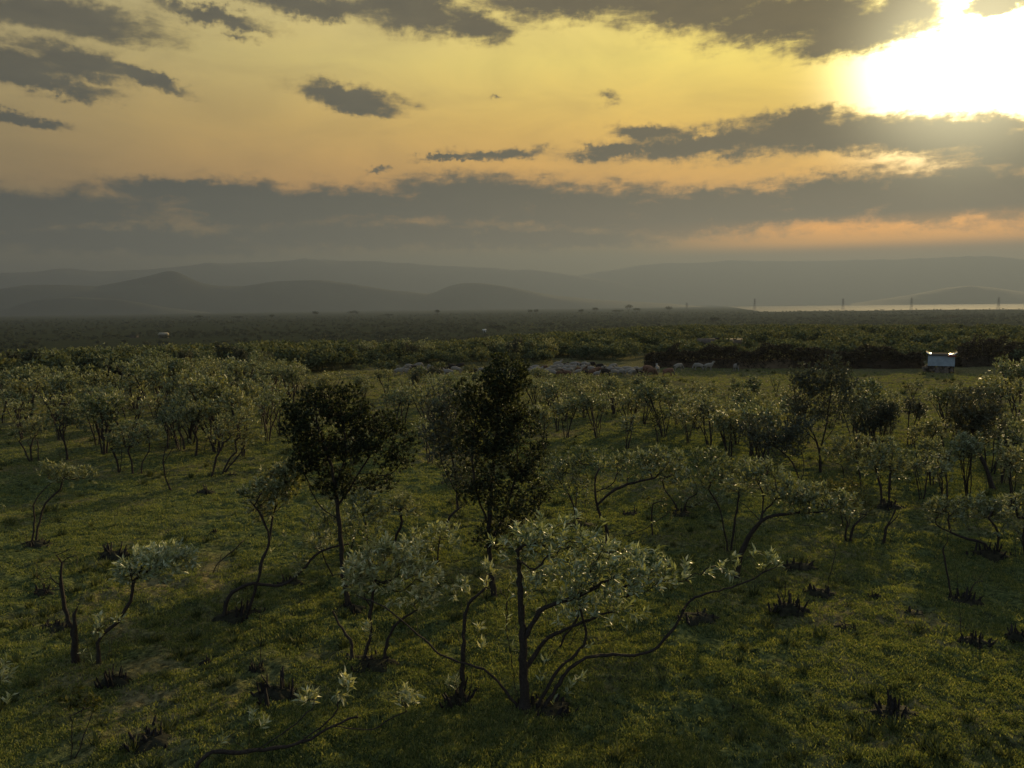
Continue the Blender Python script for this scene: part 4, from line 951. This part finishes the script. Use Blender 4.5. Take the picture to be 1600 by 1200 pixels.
def shed():
    b = at(1470, 581); k = mpp(b); ex, ey = local_frame(b)
    e = empty('metal_shed', b, 'small blue-grey sheet metal shed with curled shiny roof ends beside the thorn fence', 'shed', rz=-math.atan2(b[0], b[1]))
    w = 36*k/2; z0 = 0.55; z1 = 30*k*0.84
    def corr(y, flip):
        n = 46; V = []; Fc = []
        for i in range(n+1):
            x = -w+2*w*i/n; o_ = 0.022*math.cos(i*math.pi)
            V += [(x, y+o_, z0), (x, y+o_, z1)]
        for i in range(n): Fc.append((2*i, 2*i+2, 2*i+3, 2*i+1))
        return V, Fc
    V, Fc = [], []
    for y in (-0.8, 0.8):
        v, f = corr(y, 0); b_ = len(V); V += v; Fc += [tuple(i+b_ for i in q) for q in f]
    for x in (-w, w):
        b_ = len(V); n = 34
        for i in range(n+1): V += [(x+0.02*math.cos(i*math.pi), -0.8+1.6*i/n, z0), (x+0.02*math.cos(i*math.pi), -0.8+1.6*i/n, z1)]
        Fc += [(b_+2*i, b_+2*i+2, b_+2*i+3, b_+2*i+1) for i in range(n)]
    obj('wall', mesh_np('shed_wall', V, [np.array(Fc)]), MAT['tin'], e)
    V, Fc = [], []
    for x in (-w+0.03, w-0.09):
        for y in (-0.77, 0.71): boxm(V, Fc, x, x+0.06, y, y+0.06, 0, z0+0.01)
    obj('post', mesh_np('shed_posts', V, [np.array(Fc)]), MAT['bark'], e)
    # roof sheet, curling up at both ends
    n = 30; V = []; Fc = []
    for i in range(n+1):
        t = i/n*2-1; x = t*(w+0.12); z = z1+0.06+0.20*max(0, abs(t)-0.62)**1.2/0.38**1.2*0.9
        for y, dz in ((-0.95, 0.0), (0.95, 0.12)): V += [(x, y, z+dz), (x, y, z+dz+0.02)]
    for i in range(n):
        a_ = 4*i; Fc += [(a_+1, a_+5, a_+7, a_+3), (a_, a_+2, a_+6, a_+4), (a_, a_+4, a_+5, a_+1), (a_+2, a_+3, a_+7, a_+6)]
    rf = obj('roof', mesh_np('shed_roof', V, [np.array(Fc)]), MAT['roof'], e)
    for x0, x1, ly in ((-w-0.16, -w+0.22, 'bright curled sheet end at the left'), (w-0.42, w+0.16, 'bright curled sheet end at the right')):
        V = []; Fc = []
        for i in range(9):
            t = i/8; x = x0+(x1-x0)*t; zz = z1+0.10+0.22*abs((x)/(w+0.16))**6
            for y, dz in ((-0.98, 0.0), (-0.35, 0.10)): V += [(x, y, zz+dz), (x, y, zz+dz+0.02)]
        for i in range(8):
            a_ = 4*i; Fc += [(a_+1, a_+5, a_+7, a_+3), (a_, a_+2, a_+6, a_+4), (a_, a_+4, a_+5, a_+1), (a_+2, a_+3, a_+7, a_+6)]
        tag(obj('curled_end', mesh_np('curled_end', V, [np.array(Fc)]), MAT['shiny'], rf), ly)
    V, Fc = [], []; boxm(V, Fc, w*0.45, w+0.10, -1.02, -0.96, z1-0.02, z1+0.10); boxm(V, Fc, w*0.62, w*0.74, -1.0, -0.9, z1+0.07, z1+0.2)
    obj('roof_edge', mesh_np('shed_edge', V, [np.array(Fc)]), MAT['rust'], rf)
    rng = np.random.RandomState(5); V = []; Fc = []
    for i in range(60):
        s_ = 0.09+0.13*rng.rand(); x, y, z = rng.uniform(-w-0.3, w*0.8), rng.uniform(-1.1, 0.8), rng.rand()**1.5*0.42
        b_ = len(V); an = rng.rand()*3
        for dz in (-1, 1):
            for q in range(5): V.append((x+s_*math.cos(an+q*1.257)*(1-.2*dz), y+s_*math.sin(an+q*1.257)*(1-.2*dz), z+s_*0.7*dz+0.1))
        Fc2 = [(b_+q, b_+(q+1) % 5, b_+5+(q+1) % 5, b_+5+q) for q in range(5)]; Fc += Fc2; Fc += [(b_+5, b_+6, b_+7, b_+8), (b_+5, b_+8, b_+9, b_+9)][:1]
    obj('stone_base', mesh_np('shed_stones', V, [np.array(Fc)]), MAT['stone'], e)
shed()
def log_(x0, y0, x1, y1, label):
    a_, b_ = at(x0, y0), at(x1, y1); s = Skel(np.random.RandomState(int(x0)), 0.3)
    s.add(np.array([0, 0, 0.25]), -1); s.limb([(0, 0, 0.25), tuple((b_-a_)*0.5+np.array([0, 0, 0.35])), tuple(b_-a_+np.array([0, 0, 0.45]))], root=True); s.limb([tuple((b_-a_)*0.6+np.array([0, 0, 0.4])), tuple((b_-a_)*0.9+np.array([0, -0.4, 0.15]))])
    s.finish(0.03, 0.07); v, q = s.tubes(); o = obj('dead_branch', mesh_np('dead_branch', v, [q]), MAT['thatch'], None, a_); tag(o, label, 'branch', 'pale dead branches by the fence')
log_(1402, 576, 1446, 573, 'pale dead branch lying left of the metal shed'); log_(1368, 574, 1384, 573, 'short pale stick lying before the thorn fence')

# ------------------------------------------------------------------ far buildings
def house(px, py, w, d, h, rh, roofm, wallm, label, name='small_house', rz=0.0):
    b = at(px, py); e = empty(name, b, label, 'house', rz=-math.atan2(b[0], b[1])+rz)
    V, Fc = [], []; boxm(V, Fc, -w/2, w/2, -d/2, d/2, -1.0, h); obj('wall', mesh_np('house_wall', V, [np.array(Fc)]), wallm, e)
    o_ = 0.4; V = [(-w/2-o_, -d/2-o_, h), (w/2+o_, -d/2-o_, h), (w/2+o_, d/2+o_, h), (-w/2-o_, d/2+o_, h), (-w/2-o_, 0, h+rh), (w/2+o_, 0, h+rh)]
    obj('roof', mesh_np('house_roof', V, [np.array([(0, 1, 5, 4), (2, 3, 4, 5), (3, 2, 1, 0)]), np.array([(0, 4, 3), (1, 2, 5)])]), roofm, e)
    V, Fc = [], []; boxm(V, Fc, -0.5, 0.5, -d/2-0.06, -d/2-0.003, 0, 2.0); obj('door', mesh_np('house_door', V, [np.array(Fc)]), MAT['bark'], e)
house(757, 521, 2.2, 3, 2.4, 0.8, MAT['white'], MAT['white'], 'tiny bright white hut beyond the tall dark tree')
house(210, 528, 5.5, 4, 2.0, 0.9, MAT['roof'], MAT['stone'], 'low tin-roofed house on the far plain at left', rz=0.3)
house(256, 528, 6, 4, 2.6, 1.6, MAT['thatch'], MAT['stone'], 'pale house with a peaked roof on the far plain, right of the low tin-roofed one', rz=-0.4)
house(1019, 520, 4.5, 4, 1.4, 1.2, MAT['white'], MAT['thatch'], 'small pale hut in scrub above the flock')
house(1124, 553, 4.5, 3, 1.3, 0.6, MAT['stone'], MAT['thatch'], 'long low thatched shelter behind the thorn fence')

# ------------------------------------------------------------------ pylons
def pylon(px, py, label, H):
    d = ray(px, py); hd = norm(np.array([d[0], d[1], 0])); D_ = 1900; b = hd*D_; b[2] = float(G(b[0], b[1]))
    V, Fc = [], []
    def bar(p, q, r_):
        p, q = np.array(p, float), np.array(q, float); t = norm(q-p); u = norm(np.cross(t, [0.3, 0.8, 0.1])); w = np.cross(t, u); b_ = len(V)
        for c in (p, q):
            for k_ in range(4): V.append(c+r_*(u*math.cos(k_*math.pi/2)+w*math.sin(k_*math.pi/2)))
        for k_ in range(4): Fc.append((b_+k_, b_+(k_+1) % 4, b_+4+(k_+1) % 4, b_+4+k_))
    lv = [(0, 3.2), (H*0.3, 2.1), (H*0.55, 1.3), (H*0.78, 0.9), (H*0.93, 0.6)]
    for (za, wa), (zb, wb) in zip(lv, lv[1:]):
        c = [(-1, -1), (1, -1), (1, 1), (-1, 1)]
        for i in range(4):
            A_, B_ = c[i], c[(i+1) % 4]
            bar((A_[0]*wa, A_[1]*wa, za), (A_[0]*wb, A_[1]*wb, zb), 0.15)
            bar((A_[0]*wa, A_[1]*wa, za), (B_[0]*wb, B_[1]*wb, zb), 0.09); bar((B_[0]*wa, B_[1]*wa, za), (A_[0]*wb, A_[1]*wb, zb), 0.09)
    bar((0, 0, H*0.93), (0, 0, H), 0.25)
    e = empty('power_pylon', b, label, 'pylon', 'power pylons on the far edge of the plain', -math.atan2(b[0], b[1])+0.5)
    obj('lattice_tower', mesh_np('lattice_tower', np.array(V), [np.array(Fc)]), MAT['steel'], e)
    for z, w_ in ((0.62, 4.2), (0.76, 5.0), (0.90, 4.0)):
        V, Fc = [], []; bar((-w_, 0, H*z), (w_, 0, H*z), 0.22); bar((-w_, 0, H*z), (0, 0, H*z+1.6), 0.14); bar((w_, 0, H*z), (0, 0, H*z+1.6), 0.14)
        obj('cross_arm', mesh_np('cross_arm', np.array(V), [np.array(Fc)]), MAT['steel'], e)
for px, lab, H in ((1073, 'leftmost and smallest hazy power pylon above the plain', 25), (1179, 'second hazy pylon from the left, where the bright lake begins', 33), (1317, 'third hazy pylon from the left, against the lake', 31), (1424, 'fourth hazy pylon, left of the low lake hill', 31), (1560, 'rightmost faint pylon before the low lake hill', 29)):
    pylon(px, 480, lab, H)

# ------------------------------------------------------------------ lone trees on the far edge of the plain
def acacia(px, dist, h, w, label, seed):
    if dist > 1500: dist *= 0.72; h *= 1.4; w *= 1.1
    d = ray(px, 480); hd = norm(np.array([d[0], d[1], 0])); b = hd*dist; b[2] = float(G(b[0], b[1]))
    rng = np.random.RandomState(seed); s = Skel(rng, 1.0); tops = []
    s.limb([(0, 0, -0.3), (0.2, 0, h*0.3), (0, 0, h*0.5)], root=True)
    for i in range(4):
        a_ = i*1.6+rng.rand(); q = (w*0.32*math.cos(a_), w*0.32*math.sin(a_), h*0.82); s.limb([(0, 0, h*0.45), q]); tops.append(q)
    for q in tops: s.blob(q, (w*0.24, w*0.24, h*0.13), 40, 0.2)
    s.blob((0, 0, h*0.86), (w*0.3, w*0.3, h*0.14), 50, 0.2)
    s.finish(0.06, 0.35); v, qd = s.tubes((3, 3, 5)); P, D = s.tips(); V, Fc = leaves(P, D, 8, 0.8, 0.55, rng, False, 0.2, 1.0, 0.5)
    e = empty('flat_topped_tree', b, label, 'tree', 'lone trees on the far plain')
    obj('trunk', mesh_np('acacia_trunk', v, [qd]), MAT['bark'], e); obj('crown', mesh_np('acacia_crown', V, [Fc]), MAT['far_scrub'], e)
for i, (px, dist, h, w, lab) in enumerate([
    (310, 1800, 8, 11, 'tiny lone tree on the far skyline at left'), (370, 1850, 7, 16, 'pair of low crowns on the far skyline left of centre'),
    (424, 1850, 8, 8, 'small faint tree on the skyline under the middle hills'), (493, 1800, 12, 10, 'narrow lone tree on the skyline under the rounded middle hill'),
    (552, 1800, 12, 17, 'wide flat-topped tree on the skyline left of centre'), (606, 1900, 7, 18, 'low broad crown on the skyline left of centre'),
    (683, 1800, 12, 8, 'tiny tree on the skyline left of the steep round hill'), (828, 1850, 11, 8, 'left of two small twin trees on the skyline right of centre'),
    (838, 1850, 11, 8, 'right of two small twin trees on the skyline right of centre'), (908, 1850, 10, 9, 'small tree on the skyline above the flock'),
    (930, 1800, 12, 10, 'compact tree on the skyline above the flock'), (965, 1850, 9, 20, 'broad low crown left of the tallest skyline tree'),
    (982, 1800, 15, 15, 'tallest tree on the skyline right of centre'), (995, 1850, 11, 12, 'lower crown touching the tallest skyline tree'),
    (1045, 1800, 13, 16, 'bushy skyline tree left of the leftmost pylon'), (1486, 900, 6, 24, 'broad hazy dome of a tree on the plain above the metal shed'),
    (1455, 800, 7, 22, 'hazy spreading tree on the plain left of the broad dome'), (776, 560, 7, 12, 'dark flat-topped tree right of the tiny white hut'),
    (1118, 700, 9, 9, 'lone tree with a mast-like top on the plain right of centre')]):
    acacia(px, dist, h, w, lab, 900+i)

# ------------------------------------------------------------------ the flock
def sheep_mesh(pose, seed):
    """one continuous body grown on a skeleton: spine, neck, head, muzzle, ears, four jointed legs, tail"""
    J = {'pelvis': ((-0.33, 0, 0.52), 0.165), 'loin': ((-0.12, 0, 0.53), 0.175), 'chest': ((0.14, 0, 0.51), 0.18), 'shoulder': ((0.30, 0, 0.54), 0.15)}
    if pose == 'graze': J.update({'neck': ((0.43, 0, 0.40), 0.085), 'poll': ((0.50, 0, 0.25), 0.065), 'muzzle': ((0.56, 0, 0.08), 0.038)})
    else: J.update({'neck': ((0.42, 0, 0.68), 0.09), 'poll': ((0.50, 0, 0.82), 0.072), 'muzzle': ((0.66, 0, 0.74), 0.042)})
    E = [('pelvis', 'loin'), ('loin', 'chest'), ('chest', 'shoulder'), ('shoulder', 'neck'), ('neck', 'poll'), ('poll', 'muzzle')]
    pz = J['poll'][0]
    for s_ in (-1, 1):
        t = str(s_); k = 0.05*s_*(1 if pose == 'walk' else 0.4)
        J['e'+t] = ((pz[0]-0.03, 0.12*s_, pz[2]+0.0), 0.018); E.append(('poll', 'e'+t))
        J['k'+t] = ((0.22+k, 0.10*s_, 0.30), 0.055); J['w'+t] = ((0.24+k*1.6, 0.10*s_, 0.17), 0.026); J['f'+t] = ((0.22+k*2, 0.10*s_, 0.01), 0.024); E += [('chest', 'k'+t), ('k'+t, 'w'+t), ('w'+t, 'f'+t)]
        J['s'+t] = ((-0.26-k, 0.11*s_, 0.33), 0.075); J['h'+t] = ((-0.41-k*1.5, 0.10*s_, 0.21), 0.030); J['g'+t] = ((-0.38-k*2, 0.10*s_, 0.01), 0.024); E += [('pelvis', 's'+t), ('s'+t, 'h'+t), ('h'+t, 'g'+t)]
    J['tail'] = ((-0.50, 0, 0.42), 0.03); E.append(('pelvis', 'tail'))
    names = list(J); me = bpy.data.meshes.new('sheep_body')
    me.from_pydata([J[n][0] for n in names], [(names.index(a_), names.index(b_)) for a_, b_ in E], [])
    o = bpy.data.objects.new('tmp', me); COL.objects.link(o)
    o.modifiers.new('skin', 'SKIN'); sv = me.skin_vertices[0].data
    for i, n in enumerate(names):
        sv[i].radius = (J[n][1],)*2; sv[i].use_root = (i == 0)
    sb = o.modifiers.new('sub', 'SUBSURF'); sb.levels = 2
    dg = bpy.context.evaluated_depsgraph_get(); m2 = bpy.data.meshes.new_from_object(o.evaluated_get(dg))
    bpy.data.objects.remove(o); smooth(m2); m2.name = 'sheep_body'; return m2
def fleece(name, c, dark):
    m, T, out = mat(name); tc = T.node('ShaderNodeTexCoord'); n = T.noise(tc.outputs['Object'], 25, 3)
    sp = T.node('ShaderNodeSeparateXYZ'); T.put(sp.inputs[0], tc.outputs['Object'])
    f = T.ss(sp.outputs[0], 0.40, 0.46); cc = T.mix(f, (*c, 1), (*dark, 1)); T.l.new(pbsdf(T, cc, 0.95, 0.1, bump(T, n, 0.8, 0.02)), out.inputs[0]); return m
FL = {'cream': fleece('cream_fleece', (0.22, 0.20, 0.16), (0.2, 0.18, 0.14)), 'black-faced': fleece('black_faced_fleece', (0.22, 0.20, 0.17), (0.02, 0.02, 0.02)),
      'brown': fleece('brown_fleece', (0.12, 0.07, 0.045), (0.08, 0.05, 0.03)), 'reddish': fleece('reddish_fleece', (0.16, 0.09, 0.06), (0.14, 0.13, 0.09)), 'dark': fleece('dark_fleece', (0.03, 0.025, 0.022), (0.03, 0.025, 0.02))}
SM = {p: sheep_mesh(p, 1) for p in ('graze', 'walk')}
SHEEP = []
def sheep(px, py, colr, pose, label, hd, group, sc=1.0):
    b = at(px, py); b[2] = float(Gd(b[0], b[1]))
    me = SM[pose]; o = bpy.data.objects.new('sheep', me); COL.objects.link(o)
    if not me.materials: me.materials.append(None)
    o.material_slots[0].link = 'OBJECT'; o.material_slots[0].material = FL[colr]
    o.location = tuple(b); o.rotation_euler = (0, 0, hd); o.scale = (sc,)*3
    tag(o, label, 'sheep', group); return o
rs = random.Random(9)
g1, g2 = 'sheep of the main flock grazing in the clearing', 'sheep straggling left of the tall dark tree'
cw = ['cream', 'cream', 'cream', 'black-faced', 'brown', 'dark']
spots = []
for row, (y_, xa, xb, n_) in enumerate([(576, 868, 930, 9), (580, 822, 965, 16), (584, 836, 1012, 22), (588, 850, 1020, 15), (586, 724, 830, 9)]):
    for i in range(n_):
        spots.append((xa+(xb-xa)*(i+0.5)/n_+rs.uniform(-4, 4), y_+rs.uniform(-1.2, 1.2)))
for (px, py) in spots:
    c_ = rs.choice(cw); p_ = 'graze' if rs.random() < 0.65 else 'walk'
    o_ = sheep(px, py, c_, p_, 'sheep', rs.choice([0, 0, 3.14])+rs.uniform(-0.7, 0.7), g1, rs.uniform(0.72, 0.98)); SHEEP.append((px, '%s %s sheep' % (c_, 'grazing' if p_ == 'graze' else 'walking'), o_))
order_labels(SHEEP, 'in the main flock'); SHEEP = []
for px, py in [(612, 582), (624, 588), (640, 580), (648, 583), (660, 586), (668, 591), (674, 580), (684, 588), (706, 580), (712, 584), (618, 579), (633, 586), (654, 577), (690, 583), (700, 589), (720, 579)]:
    c_ = rs.choice(['cream', 'black-faced', 'dark', 'cream']); p_ = rs.choice(['graze', 'walk'])
    o_ = sheep(px, py, c_, p_, 'sheep', rs.uniform(-0.6, 0.6)+rs.choice([0, 3.14]), g2); SHEEP.append((px, '%s %s sheep' % (c_, 'grazing' if p_ == 'graze' else 'walking'), o_))
order_labels(SHEEP, 'left of the tall dark tree')
for px, py, c_, p_, lab, hd in [(1012, 584, 'reddish', 'graze', 'reddish sheep grazing near the right end of the flock', 3.1), (1027, 584, 'cream', 'walk', 'pale sheep seen end-on with raised head at the right end of the flock', 1.5), (1044, 588, 'reddish', 'graze', 'large reddish sheep grazing at the flock\'s right tip', -0.1),
        (1060, 580, 'cream', 'graze', 'lone pale sheep just past the right tip of the flock', 0.3), (1091, 579, 'cream', 'graze', 'left one of two pale sheep under the thorn fence', 3.0), (1107, 579, 'cream', 'walk', 'right one of two pale sheep under the thorn fence', 0.2), (1150, 580, 'black-faced', 'walk', 'lone sheep facing the camera before the thorn fence', -1.5)]:
    sheep(px, py, c_, p_, lab, hd, 'sheep at the right end of the clearing')
